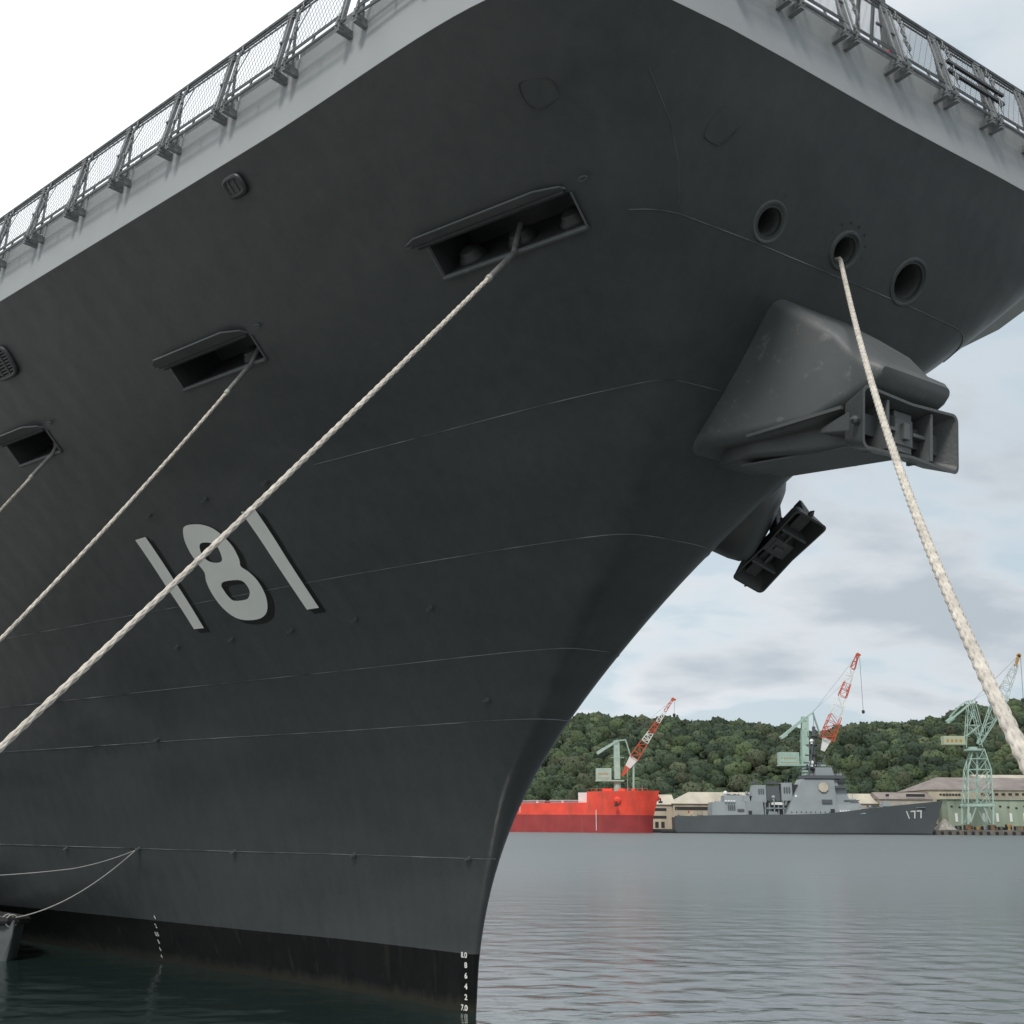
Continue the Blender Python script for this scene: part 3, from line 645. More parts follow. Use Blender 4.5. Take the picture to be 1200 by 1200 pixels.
def water_mesh():
    # one sheet to the horizon, real wavelets: cells grow with distance, waves finer than the cells are left to the shader
    an=np.concatenate([np.arange(-30,30,.11),np.arange(30,330,1.5)]); an=np.radians(an); rr=[0.6]
    while rr[-1]<4000: rr.append(rr[-1]*(1.0062 if 14<rr[-1]<760 else 1.06))
    rr=np.array(rr); A_,R_=np.meshgrid(an,rr); X=R_*np.sin(A_); Y=R_*np.cos(A_); Z=np.zeros_like(X)
    rg=np.random.default_rng(5); cell=R_*.0062*1.0; fine=np.abs((A_+math.pi)%(2*math.pi)-math.pi)<R(29.9)
    cell=np.where((R_<14)|(R_>760)|(~fine),R_*.06,cell)
    for k in range(64):
        lam=.26*(2.0**rg.uniform(0,2.9)); th=R(90+rg.normal(0,52)); kk_=2*math.pi/lam
        slope=.023*(1.0 if lam<.8 else .5); amp=slope/kk_
        w=np.clip((lam/cell-3.0)/3.0,0,1)
        ph=kk_*(X*math.cos(th)+Y*math.sin(th))+rg.uniform(0,6.28)
        mod=.55+.45*np.sin(.07*X*rg.uniform(.5,1.5)+.045*Y*rg.uniform(.5,1.5)+rg.uniform(0,6.28))
        Z+=w*amp*mod*(np.sin(ph)+.22*np.sin(2*ph+1.2))
    n,m_=X.shape; me=bpy.data.meshes.new('water'); co=np.stack([X,Y,Z],-1).reshape(-1,3)
    idx=np.arange(n*m_).reshape(n,m_); q=np.stack([idx[:-1],np.roll(idx,-1,1)[:-1],np.roll(idx,-1,1)[1:],idx[1:]],-1).reshape(-1,4)
    q=q[:,::-1]
    me.vertices.add(len(co)+1); me.vertices.foreach_set('co',np.vstack([co,[[0,0,0]]]).astype(np.float32).ravel())
    tri=np.stack([np.full(m_,len(co)),np.roll(idx[0],-1),idx[0]],-1)
    loops=np.concatenate([q.ravel(),tri.ravel()]); me.loops.add(len(loops)); me.loops.foreach_set('vertex_index',loops.astype(np.int32))
    st=np.concatenate([np.arange(len(q))*4,len(q)*4+np.arange(m_)*3]); me.polygons.add(len(st)); me.polygons.foreach_set('loop_start',st.astype(np.int32))
    try: me.polygons.foreach_set('loop_total',np.concatenate([np.full(len(q),4),np.full(m_,3)]).astype(np.int32))
    except Exception: pass
    me.update(); me.validate(); me.shade_smooth(); return me
wm_=water_mesh(); wm_.materials.append(WM); o=bpy.data.objects.new('water',wm_); COL.objects.link(o); tag(o,kind='structure')
CONC=mat('pier_concrete',(.29,.285,.27),.85,var=.3,scale=.9,bump=.4,bscale=8)
e=[sw(70,13.05,0),sw(-190,13.05,0),sw(-190,60,0),sw(70,60,0)]
m=MB(); m.loft([[Vector((q.x,q.y,-4)) for q in e],[Vector((q.x,q.y,2.0)) for q in e]])
o=m.build('pier',CONC); tag(o,kind='structure')
BOLL=mat('bollard_paint',(.55,.42,.08),.6,var=.4,rust=.8)
def bollard(a,b,label):
    q=sw(a,b,2.004) if a is not None else Vector((NEAR_END.x,NEAR_END.y-.25,2.004)); m=MB(); m.lathe((q.x,q.y,q.z),(0,0,1),[(.34,0),(.34,.04),(.2,.08),(.17,.35),(.28,.45),(.3,.52),(.2,.6),(.02,.62)],20); o=m.build('bollard',BOLL,smooth=True); tag(o,label,'bollard','bollards on the pier edge')
for a,b,l in ((None,None,'yellow iron bollard beside the viewpoint holding the near thick rope'),(10.6,13.5,'yellow iron bollard holding the rope that crosses the hull number'),(3.5,13.5,'yellow iron bollard holding the rope from the second hull port'),(-12,14.5,'yellow iron bollard farthest along the pier beside the hull')): bollard(a,b,l)
# ---------------------------------------------------------------- small boat lying under the flare at the left edge
BOATP=mat('boat_grey',(.13,.145,.15),.5,var=.15); FEND=mat('black_rubber',(.02,.02,.02),.8)
bt=empty('work_boat',sw(-14.15,5.8,0),SHIP_RZ+R(10)); tag(bt,'small grey work boat with black fenders lying at the left edge under the hull','boat')
def bring(x,hw,zb,zt): return [Vector((x,-hw,zt)),Vector((x,-hw*.8,zb)),Vector((x,0,zb-.15)),Vector((x,hw*.8,zb)),Vector((x,hw,zt)),Vector((x,0,zt+.03))]
m=MB(); m.loft([bring(-9,1.4,-.2,.85),bring(-5,1.45,-.25,.85),bring(-2.2,1.2,-.2,.9),bring(-.7,.7,-.15,.95),bring(-.05,.12,-.05,1.0),bring(.22,.03,.75,1.02)]); m.build('hull',BOATP,bt,smooth=True,ang=40)
m=MB(); m.tube([(-5,-1.5,.86),(-2.2,-1.26,.9),(-.7,-.76,.96),(.12,-.10,1.03),(.12,.10,1.03),(-.7,.76,.96),(-2.2,1.26,.9),(-5,1.5,.86)],.10,8); m.build('rubbing_strake',FEND,bt,smooth=True)
for x in (-.15,.12): MB().tube([(x,.16*math.cos(q)-.02,1.02+.16*math.sin(q)) for q in [k*math.pi/6 for k in range(12)]],.02,6,close=True).build('lashing_loop',THIN,bt,smooth=True)
m=MB(); m.box((-7.5,-.8,.9),(-5,.8,2.0)); m.build('cabin',BOATP,bt,bevel=.08)
def line(P,r,label):
    o=MB().tube(P,r,6).build('thin_line',THIN,smooth=True); tag(o,label,'line','thin lines from the hull lug to the boat')
q0=hp(-10.92,2.95,.1); Q0=SM@q0; Q1=bt.matrix_world@Vector((0,0,1.1)) 
bpy.context.view_layer.update(); Q1=bt.matrix_world@Vector((-.02,0,1.08)); K=SM@Vector((-12.6,-4.75,2.40))
line(rope_path(Q0,Q1,.32,.15),.014,'sagging thin line from the hull lug down to the bow of the work boat')
line(rope_path(Q0,K,.05,.15)+rope_path(K,SM@Vector((-18.5,-8.6,2.1)),.12,.2)[1:],.010,'upper thin line running nearly level to the left frame edge')
# ================================================================ far shore
k7=700*.964/1330
def mats():
    g={}
    g['quay']=mat('quay_stone',(.16,.15,.13),.9,var=.4,scale=.15,rust=.5)
    g['cream']=mat('cream_cladding',(.48,.42,.32),.8,var=.25,scale=.12,stretch=(1,1,.2))
    g['creamroof']=mat('pale_sheet_roof',(.50,.45,.36),.7,var=.25,scale=.1,stretch=(1,.3,1))
    g['brownroof']=mat('brown_sheet_roof',(.25,.21,.19),.8,var=.3,scale=.1)
    g['greenwall']=mat('pale_green_cladding',(.32,.38,.29),.8,var=.3,scale=.1,stretch=(1,1,.25),rust=.25)
    g['dark']=mat('dark_opening',(.03,.03,.032),.6)
    g['grey']=mat('destroyer_grey',(.27,.30,.31),.6,var=.12,scale=.12)
    g['hgrey']=mat('destroyer_hull_grey',(.085,.097,.103),.55,var=.12,scale=.08)
    g['dgrey']=mat('destroyer_dark_grey',(.09,.10,.11),.6)
    g['red']=mat('carrier_red',(.86,.085,.05),.5,var=.08,scale=.06)
    g['maroon']=mat('carrier_maroon',(.28,.035,.035),.6,var=.2,scale=.06)
    g['mint']=mat('crane_mint',(.36,.49,.42),.6,var=.15,scale=.3)
    g['cred']=mat('crane_red',(.55,.09,.04),.6,var=.15,scale=.3)
    g['cwhite']=mat('crane_white',(.75,.75,.72),.6,var=.1,scale=.3)
    g['ochre']=mat('crane_ochre',(.42,.25,.08),.7)
    g['rust']=mat('rusty_steel',(.22,.10,.05),.9,var=.6,scale=.5)
    return g
G_=mats()
SL=mat('shore_soil',(.10,.10,.07),.95,var=.3,scale=.05)
# land behind the quay and the hill
RX=[-900,-300,-60,0,40,70,110,135,150,190,225,270,300,330,360,400,430,460,500,700,1200]
def ridge_pts():
    px=[(500,862),(600,858),(640,852),(662,846),(685,836),(700,836),(740,842),(780,843),(808,847),(851,849),(910,855),(945,862),(992,853),(1025,846),(1060,847),(1090,844),(1109,836),(1146,828),(1198,822),(1260,815),(1330,812)]
    out=[]
    for x,y in px:
        q=pt(x,y,1080); out.append((q.x,q.z-8))
    return [(-2500,60),(-600,70)]+out+[(900,110),(3000,60)]
RP=ridge_pts()
def ridge(x): return float(np.interp(x,[q[0] for q in RP],[q[1] for q in RP]))
def ter(x,y):
    t=min(max((y-850-12*math.sin(x*.02))/(1080-850),0),1); t=t**.72; t=t*t*(3-2*t)*.35+t*.65
    r=ridge(x)
    if y>1080: r*=max(.3,1-(y-1080)/700.0)
    sp=(math.sin(x*.045+y*.012)+.7*math.sin(x*.021-y*.017+1.3))*7*math.sin(math.pi*min(t,1))
    return 2.5+max(0,(r-2.5)*t+sp*(1 if y<1080 else 0))
xs=list(np.arange(-800,-100,60))+list(np.arange(-100,640,9))+list(np.arange(640,1700,60)); ys=list(np.arange(800,1100,8))+list(np.arange(1100,1700,60))
m=MB(); nx=len(xs)
m.add([(x,y,ter(x,y)) for y in ys for x in xs],[(j*nx+i,j*nx+i+1,(j+1)*nx+i+1,(j+1)*nx+i) for j in range(len(ys)-1) for i in range(nx-1)])
HILL=mat('hill_soil',(.03,.045,.02),.95,var=.4,scale=.05)
o=m.build('hills',HILL,smooth=True,ang=180); tag(o,kind='structure')
# ---- the wood that covers the hill
def crown_variant(seed):
    rnd=random.Random(seed); b=bmesh.new(); bmesh.ops.create_icosphere(b,subdivisions=2,radius=1.0)
    off=Vector((seed*3.1,seed*1.7,0))
    for v in b.verts:
        d=1+.42*noise.noise(v.co*1.7+off)+.22*noise.noise(v.co*4.1+off)
        v.co=v.co*d*.86; v.co.z*=.82
    V=[tuple(v.co) for v in b.verts]; F=[tuple(v.index for v in f.verts) for f in b.faces]; bm_n=[v.co.copy() for v in b.verts]; b.free()
    for k in range(330):
        c=bm_n[rnd.randrange(len(bm_n))].lerp(bm_n[rnd.randrange(len(bm_n))],rnd.random()*.25)*rnd.uniform(.96,1.10)
        if c.z<-.55: continue
        n=Vector((rnd.gauss(0,1),rnd.gauss(0,1),rnd.gauss(.5,1))).normalized(); u=n.orthogonal().normalized(); w=n.cross(u); s=rnd.uniform(.04,.10); i=len(V)
        V+= [tuple(c+u*s),tuple(c+w*s*.7+n*s*.3),tuple(c-u*s),tuple(c-w*s)]; F.append((i,i+1,i+2,i+3))
    return np.array(V),F
VAR=[crown_variant(k) for k in range(6)]
AV=[];AF=[];AC=[];base=0; rnd=random.Random(11)
tones=[(.042,.060,.035),(.054,.078,.040),(.066,.088,.042),(.036,.054,.034),(.070,.082,.048),(.048,.068,.040)]
y=846
while y<1125:
    x=-170+rnd.uniform(-5,5) 
    x1=640
    while x<x1:
        yy=y+rnd.uniform(-5,5); z=ter(x,yy)
        s=rnd.choice((3.5,4.5,6,7.5,9.5))*rnd.uniform(.85,1.15); vv,ff=VAR[rnd.randrange(6)]; a=rnd.uniform(0,6.28); ca,sa=math.cos(a),math.sin(a)
        M=np.array([[ca,-sa,0],[sa,ca,0],[0,0,1]])*s; M[2]*=rnd.uniform(.85,1.35)
        AV.append(vv@M.T+np.array([x,yy,z+s*.45])); AF+=[tuple(i+base for i in f) for f in ff]; base+=len(vv)
        t=tones[rnd.randrange(6)]; k=rnd.uniform(.7,1.35)*(1+.45*noise.noise(Vector((x*.016,y*.03,3.1)))); AC+= [(t[0]*k,t[1]*k,t[2]*k,1)]*len(vv)
        x+=rnd.uniform(5.0,9.5)*(1.25 if x<-10 else 1)
    y+=rnd.uniform(6.0,8.5)
me=bpy.data.meshes.new('forest'); me.from_pydata(np.vstack(AV).tolist(),[],AF); ca=me.color_attributes.new('leaf_tint','FLOAT_COLOR','POINT'); ca.data.foreach_set('color',np.array(AC,dtype=np.float32).ravel())
fm=bpy.data.materials.new('forest_leaves'); fm.use_nodes=True; t=fm.node_tree; p=t.nodes['Principled BSDF']; at=t.nodes.new('ShaderNodeAttribute'); at.attribute_name='leaf_tint'
tc=N(t,'ShaderNodeTexCoord'); nz=N(t,'ShaderNodeTexNoise'); nz.inputs['Scale'].default_value=.7; nz.inputs['Detail'].default_value=6; L(t,tc.outputs['Object'],nz.inputs['Vector'])
L(t,mixc(t,1.0,at.outputs['Color'],ramp(t,nz.outputs[0],[(.35,.6),(.65,1.35)]),'MULTIPLY'),p.inputs['Base Color']); p.inputs['Roughness'].default_value=.85; p.inputs['Specular IOR Level'].default_value=.2
me.shade_smooth(); me.materials.append(fm); fo=bpy.data.objects.new('forest',me); COL.objects.link(fo); tag(fo,'dense dark green broadleaf wood covering the hill behind the shipyard','forest',kind='stuff')
# ---- quay
def bx(px0,px1,py0,py1,Y,D,m=None):     # box whose near face spans these pixels at distance Y
    a=pt(px0,py1,Y); b=pt(px1,py0,Y); c=pt(px1,py1,Y); return (m or MB()).box((min(a.x,b.x),Y,a.z),(max(a.x,c.x),Y+D,b.z))
q0=pt(560,972,738); q1=pt(1500,972,738)
m=MB(); m.box((-40,738,-3),(700,800,2.2)); m.box((-40,799.9,-3.1),(700,852,2.1)); o=m.build('quay',G_['quay']); tag(o,kind='structure')
m=MB(); a=pt(1088,968,712); m.box((a.x,712,-3),(700,738,3.0)); o=m.build('quay_apron',G_['quay']); tag(o,kind='structure')
# ---- warehouses
def wh(name,label,px0,px1,pyb,pye,pyr,Y,D,wall,roof,rinset=(0,0),windows=(),win_m='dark'):
    r=empty(name,(pt((px0+px1)/2,pyb,Y).x,Y,2.0)); tag(r,label,'warehouse'); inv=Matrix.Translation(-r.location)
    a=pt(px0,pyb,Y); b=pt(px1,pye,Y); e=b.z; x0,x1=a.x,b.x; rz=pt(px0,pyr,Y+D/2).z
    m=MB(); m.box((x0,Y,2.0),(x1,Y+D,e)); o=m.build('wall',G_[wall],r); o.matrix_local=inv
    m=MB(); m.add([(x0-1,Y-1,e+.05),(x1+1,Y-1,e+.05),(x1+1-rinset[1],Y+D/2,rz),(x0-1+rinset[0],Y+D/2,rz),(x0-1,Y+D+1,e+.05),(x1+1,Y+D+1,e+.05)],[(0,1,2,3),(3,2,5,4),(0,3,4),(1,5,2),(0,4,5,1)])
    o=m.build('roof',G_[roof],r); o.matrix_local=inv
    for w in windows:
        kind='window'; m=MB(); bx(w[0],w[1],w[2],w[3],Y-.25,.22,m); o=m.build(kind,G_[w[4] if len(w)>4 else win_m],r); o.matrix_local=inv
    return r
wh('warehouse','long cream warehouse with pale sheet roof between the red ship and the grey destroyer',690,790,973,943,930.5,762,36,'cream','creamroof',(0,0),
   [(765,781,947,950),(765,781,956,959),(768,772,963,970),(775,779,963,970),(700,760,947,950)])
wh('warehouse','cream warehouse with pale sheet roof partly behind the destroyer stern',789.5,895,973,942.5,928,760,36,'cream','creamroof',(14,0),
   [(791,835,945.5,949),(791,835,956.5,959),(806,808,950,952,'cred'),(796,799,961,969)])
wh('warehouse','low tan warehouse behind the destroyer foredeck',990,1035,973,942,930,770,30,'cream','creamroof',(0,0),[(1016,1030,944,946)])
wh('warehouse','low flat warehouse with dark slots in its side, left of the big gabled shed',1034,1093,973,937,928.5,766,26,'creamroof','brownroof',(0,0),[(1038,1042,930.5,933.5),(1062,1084,930.5,933.8)])
wh('warehouse','big gabled warehouse with brown roof behind the green portal crane',1092,1300,973,927,911,775,60,'cream','brownroof',(18,0),
   [(1101,1104,930,932)]+[(1105+k*3.6,1107.8+k*3.6,930,932.6) for k in range(6)]+[(1150+k*8,1154+k*8,929.5,932.2) for k in range(18)])
wh('warehouse','pale high roof standing behind the big brown roofed warehouse',1158,1300,973,914,908,840,40,'cream','creamroof')
wh('shed','pale green corrugated shed on the quay behind the portal crane legs',1113,1300,973,938,936,752,18,'greenwall','greenwall',(0,0),
   [(1114+k*9.5,1116.6+k*9.5,944+(k%3),946+(k%3)) for k in range(12)]+[(1120+k*16,1123+k*16,953,963,'cwhite') for k in range(7)])
# ---- quay side clutter
kinds=[('steel_stack','rusty steel stack'),('crate','pale crate'),('pipe_rack','rusty pipe rack'),('tank','dark tank')]
sp_=[(1094,6,961,968,'rust','rust red steel stack on the quay just off the destroyer bow'),(1101,5,963,968,'grey','grey crate on the quay beside the destroyer bow'),(1108,8,962,967,'rust','long rusty steel stack left of the crane legs'),
(1121,6,962,967,'dark','dark skip under the left leg of the portal crane'),(1131,9,961,967,'rust','rusty plate stack under the middle of the portal crane'),(1143,7,963,967,'ochre','orange steel frame stack under the right crane leg'),
(1152,5,962,967,'grey','grey box right of the portal crane'),(1160,8,961,967,'rust','rusty beam stack in front of the green shed'),(1171,7,963,967,'dark','black skip in front of the green shed'),(1180,6,960,967,'ochre','orange brown steel pile near the right edge'),(1190,12,962,967,'rust','rusty steel pile at the right edge of the quay')]
for px,w,y0,y1,mm,lb in sp_:
    a=pt(px,y1,722); s=.52; r=empty('steel_stack' if mm in('rust','ochre') else 'skip',(a.x,722,3.0)); tag(r,lb,'steel stack' if mm in('rust','ochre') else 'skip','gear lying on the quay')
    rr=random.Random(px); m=MB(); zt=(y1-y0)*s
    nn=5
    for k in range(nn):
        x0=rr.uniform(0,.3)*w*s; x1=w*s*rr.uniform(.7,1); m.box((x0,rr.uniform(0,.5),k*zt/nn+.02),(x1,3+rr.random(),(k+.75)*zt/nn))
    m.build('load',G_[mm],r)
    m=MB(); m.box((0,.1,-.0),(.25,3.2,zt*.9)); m.box((w*s-.25,.1,0),(w*s,3.2,zt*.8)); m.build('post',G_['dark'],r)
m=MB(); a=pt(1085,960,716)
pl=empty('gravel_pile',(pt(1108,962,716).x,718,3.0)); m=MB(); m.lathe((0,0,0),(0,0,1),[(7.5,0),(5.5,1.6),(3,4.0),(1,6.0),(.1,6.6)],14); 
for i,(x,y,z) in enumerate(m.v): m.v[i]=(x+noise.noise(Vector((x,y,z)))*.8,y*.7,z)
o=m.build('heap',mat('gravel_heap',(.30,.28,.25),.95,var=.4,scale=.6),pl,smooth=True); tag(pl,'pale conical gravel heap on the quay right behind the destroyer bow','gravel heap')
# dolphins and fenders under the quay edge
f0=None
for k,px in enumerate([1095,1104,1113,1122,1131,1140,1149,1158,1168,1178,1188,1198]):
    a=pt(px,970,711.2)
    if f0 is None: m=MB(); m.lathe((0,0,-1.5),(0,0,1),[(.8,0),(.9,.6),(.9,2.6),(.8,3.2)],12); f0=o=m.build('fender',FEND,smooth=True)
    else: o=f0.copy(); COL.objects.link(o)
    o.location=(a.x,711.2,.4); tag(o,('black rubber fender on the quay wall, number %s of the row counted from the destroyer bow'%('first second third fourth fifth sixth seventh eighth ninth tenth eleventh twelfth'.split()[k])).replace('number ',''),'fender','black fenders on the quay wall')
for px,lb in ((779,'round black mooring float beside the destroyer stern, nearest the red ship'),(787,'round black mooring float touching the destroyer stern')):
    a=pt(px,970,703); m=MB(); m.lathe((a.x-2.4,703,.8),(1,0,0),[(.3,0),(1.2,.3),(1.6,1),(1.6,3.6),(1.2,4.4),(.3,4.8)],14); o=m.build('float',FEND,smooth=True); tag(o,lb,'float','black floats beside the destroyer stern')
# ================================================================ destroyer 177
dy=700.0; dA=pt(792,972,dy); des=empty('destroyer',(dA.x,dy,0)); tag(des,'grey destroyer numbered 177 moored broadside across the harbour below the wooded hill','warship')
DI=Matrix.Translation((-dA.x,-dy,0))
def dpart(name,m,mm,parent=None,**k):
    o=m.build(name,G_[mm],parent or des,**k)
    if parent is None: o.data.transform(DI)
    else: o.data.transform(DI)
    return o
# hull stations: px, deck py, half beam deck, half beam water
ST=[(792,957.5,8.0,6.5),(800,957,8.6,7.5),(830,955.5,9.6,9),(880,954.5,10.3,10),(930,954.5,10.5,10.2),(965,953.5,10.4,9.8),(990,951,10.0,8.6),(1015,948,9.2,6.6),(1040,945.2,8.0,4.4),(1062,943,6.4,2.8),(1080,941.3,4.6,1.5),(1095,939.8,2.6,.4),(1105,938.8,1.2,-1),(1112,938,.15,-1)]
yc=dy+10.5; rings=[]
for px,py,hd,hw in ST:
    T=pt(px,py,dy); zt=T.z; x=T.x
    xb=x; zb=-1.0
    if hw<0: # raked stem
        fr_=(px-1095)/(1112-1095); zb=max(-1,zt*fr_*.98 if px>=1111 else zt*(fr_**1.1)*.9); hw=.05
    zm=(zt+zb)*.5
    rings.append([Vector((x,yc-hd,zt)),Vector((x,yc-(hd*.45+hw*.55),zm)),Vector((x,yc-hw,zb)),Vector((x,yc+hw,zb)),Vector((x,yc+(hd*.45+hw*.55),zm)),Vector((x,yc+hd,zt))])
m=MB(); m.loft(rings); dh=dpart('hull',m,'hgrey',smooth=True,ang=30)
def dring(zz,off):
    out=[]
    for (px,py,hd,hw),r in zip(ST,rings):
        p=[r[0],r[1],r[2]]
        for a,b in ((0,1),(1,2)):
            if p[b].z<=zz<=p[a].z: t=(p[a].z-zz)/(p[a].z-p[b].z); q=p[a].lerp(p[b],t); out.append(Vector((q.x,q.y-off,zz))); break
    return out
lo,hi=dring(-.2,.06),dring(.75,.06); n=min(len(lo),len(hi)); m=MB(); m.add(lo[:n]+hi[:n],[(i,i+1,n+i+1,n+i) for i in range(n-1)]); dpart('boot_topping',m,'dark')
def dyat(px,py):
    q=pt(px,py,dy); zz=q.z; R_=dring(zz,.12); R_.sort(key=lambda v:v.x)
    return Vector((q.x,float(np.interp(q.x,[v.x for v in R_],[v.y for v in R_])),zz))
def bow_digit(polys):
    for poly in polys:
        m=MB(); P=[dyat(1065+x,960-y) for x,y in poly]; m.add(P,[tuple(range(len(P)))]); dpart('hull_number',m,'cwhite')
bow_digit([[(0,9.6),(1.3,9.6),(5.6,.6),(4.3,.6)],[(6.0,9.9),(12,10.3),(12,8.9),(6.0,8.5)],[(10.5,9),(12,9),(12.4,1.0),(10.9,1.0)],[(13.5,10.3),(20,10.7),(20,9.3),(13.5,8.9)],[(18.4,9.4),(20,9.4),(20.3,1.3),(18.7,1.3)]])
def dblk(name,px0,px1,py0,py1,y0,y1,mm='grey',il=0,ir=0,iy=0,parent=None):
    a=pt(px0,py1,dy); b=pt(px1,py0,dy); c=pt(px1,py1,dy); k=.507
    A=[(a.x,dy+y0,a.z),(c.x,dy+y0,a.z),(c.x,dy+y1,a.z),(a.x,dy+y1,a.z)]
    B=[(a.x+il*k,dy+y0+iy,b.z),(c.x-ir*k,dy+y0+iy,b.z),(c.x-ir*k,dy+y1-iy,b.z),(a.x+il*k,dy+y1-iy,b.z)]
    m=MB(); m.loft([[Vector(q) for q in A],[Vector(q) for q in B]]); return dpart(name,m,mm,parent)
dblk('hangar',835,876,940,956.5,1.8,19,il=1.5,ir=1,iy=1)
dblk('after_deckhouse',850,881,932,940.2,3.5,17,il=1,ir=1,iy=.5)
for k in range(4): dblk('vent',854+k*2.3,855.3+k*2.3,943,949,1.6,1.9,'dgrey')
dblk('vent',865,873,948,950.5,1.5,1.8,'dgrey')
dblk('midships_deckhouse',875,897,939,956,3,18,ir=1)
dblk('door_recess',878.5,882.5,950,954.5,2.75,3.1,'dark')
f1=dblk('after_funnel',882,900.5,919.5,940,5,14,il=4,ir=0,iy=.5)
dblk('exhaust_cowl',901,917,921,938,5.5,13.5,'dgrey',ir=1,iy=.3)
for k in range(3): dblk('louvre',891+k*2.6,892.3+k*2.6,924,930,4.75,5.1,'dgrey')
dblk('low_deckhouse',897,924,943,956,8,17,'dgrey')
for k in range(5): dblk('boat_davit',898+k*5.4,899.2+k*5.4,938+(k%2)*3,956,3+(k%2),3.6+(k%2),'grey')
dblk('ship_boat',902,914,951,954.5,3.5,6.5,'grey',il=1,ir=2); dblk('boat_deck_rail',898,922,946.5,947.5,3.0,3.4,'grey'); dblk('ship_boat',906,920,940,943,3.6,6.4,'cwhite',il=1,ir=2)
dblk('forward_funnel',918.5,931.5,917,938,5,14,il=.5,ir=0,iy=.5); dblk('exhaust_cowl',931.8,940,919,938,6,13,'dark')
for k in range(3): dblk('louvre',921+k*2.9,922.4+k*2.9,922,929,4.75,5.3,'dgrey')
dk=dblk('bridge_block',921,983,913,955.5,1.2,19,il=23,ir=1,iy=2.2)
dblk('lower_block',960,1016,943.5,953.5,1.5,18.5,ir=10,iy=1)
dblk('bridge_front',982,1000,914,946,3.2,17,'grey',ir=8,iy=1.5)
dblk('bridge_wing',980,994,921,923.5,1.2,18,'dgrey'); dblk('bridge_window_band',984,993,915.5,918,2.9,16,'dark',ir=1)
dblk('step_block',988,1014,936,946,3.4,17,il=0,ir=8,iy=1); dblk('painted_shadow_line',991,1009,937.5,938.6,3.0,3.5,'dgrey')  # thin dark grey strip painted in as the shadow line on the step
# phased array panel: octagon, proud of the sloped block
c=pt(966,922.5,dy); m=MB(); P=[]
for s_,yo in ((1,2.05),(.96,1.75)):
    P.append([Vector((c.x+3.1*s_*math.cos(R(22.5+45*k)),dy+yo+(.075*3.1*math.sin(R(22.5+45*k))),c.z+3.1*s_*math.sin(R(22.5+45*k)))) for k in range(8)])
m.loft(P); dpart('radar_panel',m,'creamroof')
dblk('top_platform',944,992,908.5,912,2.6,17,'dgrey'); dblk('director_house',958,980,899,908.5,5,15,il=1,ir=2); dblk('lookout_box',964,976,937,941,.9,1.4,'dgrey'); dblk('door_recess',974.5,979,948,953,.9,1.6,'dark')
for px,py,rr,yo in ((853,929,1.4,8),(934,933,1.0,3),(955,893,1.5,8),(988,913,1.3,5),(955,867,1.2,8),(908,934,1.2,4),(878,929,1.0,8)):
    c=pt(px,py,dy); m=MB(); m.lathe((c.x,dy+yo,c.z-rr*1.6),(0,0,1),[(rr*.6,0),(rr*.6,rr*.8),(rr,rr*1.3),(rr*.95,rr*1.9),(rr*.6,rr*2.4),(.05,rr*2.6)],12); dpart('radome',m,'cwhite' if px in(955,853,934) else 'grey',smooth=True)
# mast
m=MB()
def dm(x0,y0,x1,y1,w,yo=9,yo2=None): a=pt(x0,y0,dy); b=pt(x1,y1,dy); m.bar((a.x,dy+yo,a.z),(b.x,dy+(yo2 if yo2 is not None else yo),b.z),w,w)
dm(957,909,958,850,1.7); dm(950,909,956,870,.6,6); dm(965,909,959,870,.6,12); dm(958,852,958,838,.25)
for y,a,b in ((862,951,966),(872,949,967),(884,948,968),(893,946,969),(901,944,970)): dm(a,y,b,y,.9); dm((a+b)/2,y-.5,(a+b)/2,y-.4,4.2)
dm(951,862,951,856,.3); dm(966,862,966,855,.3); dm(949,872,957,878,.35); dm(967,872,959,878,.35); dm(969,893,972,884,.8); dm(970,901,978,898,1.4)
dpart('mast',m,'dgrey')
rr=random.Random(4)
for k in range(8): dblk('life_raft',850+k*3.3 if k<4 else 985+(k-4)*3.2,852.2+k*3.3 if k<4 else 987.2+(k-4)*3.2,(937.5 if k<4 else 949.5),(939.3 if k<4 else 951.3),1.3,2.2,'cwhite')
def clutter(name,px0,px1,pyb,n,y0,y1,hmax,mm):
    m=MB(); a=pt(px0,pyb,dy); b=pt(px1,pyb,dy); m.box((a.x,dy+y0,a.z-.15),(b.x+1.9,dy+y1+1.6,a.z+.06))
    for k in range(n):
        px=rr.uniform(px0,px1); w=rr.uniform(.5,1.8); hh=rr.uniform(.6,hmax); a=pt(px,pyb,dy); y=dy+rr.uniform(y0,y1); m.box((a.x,y,a.z-.1),(a.x+w,y+rr.uniform(.5,1.5),a.z+hh))
        if k%2: m.bar((a.x+w*.5,y+.3,a.z),(a.x+w*.5+rr.uniform(-.5,.5),y+.3,a.z+hh+rr.uniform(1,3.4)),.13)
    dpart(name,m,mm)
clutter('hangar_fittings',838,872,940.3,14,3,9,1.6,'grey'); clutter('deck_fittings',852,880,932.4,10,5,12,1.8,'dgrey'); clutter('funnel_fittings',884,930,917.8,12,6,12,1.8,'dgrey')
clutter('midships_fittings',896,922,943.2,14,8.2,14,2.2,'grey'); clutter('bridge_fittings',946,990,908.7,14,4,12,2.0,'grey'); clutter('foredeck_fittings',1016,1085,945.5,10,6,13,1.2,'grey'); clutter('quarterdeck_fittings',796,832,956.8,9,3,12,1.2,'dgrey'); clutter('tower_fittings',949,966,899.5,9,6,12,2.6,'dgrey')
m=MB()
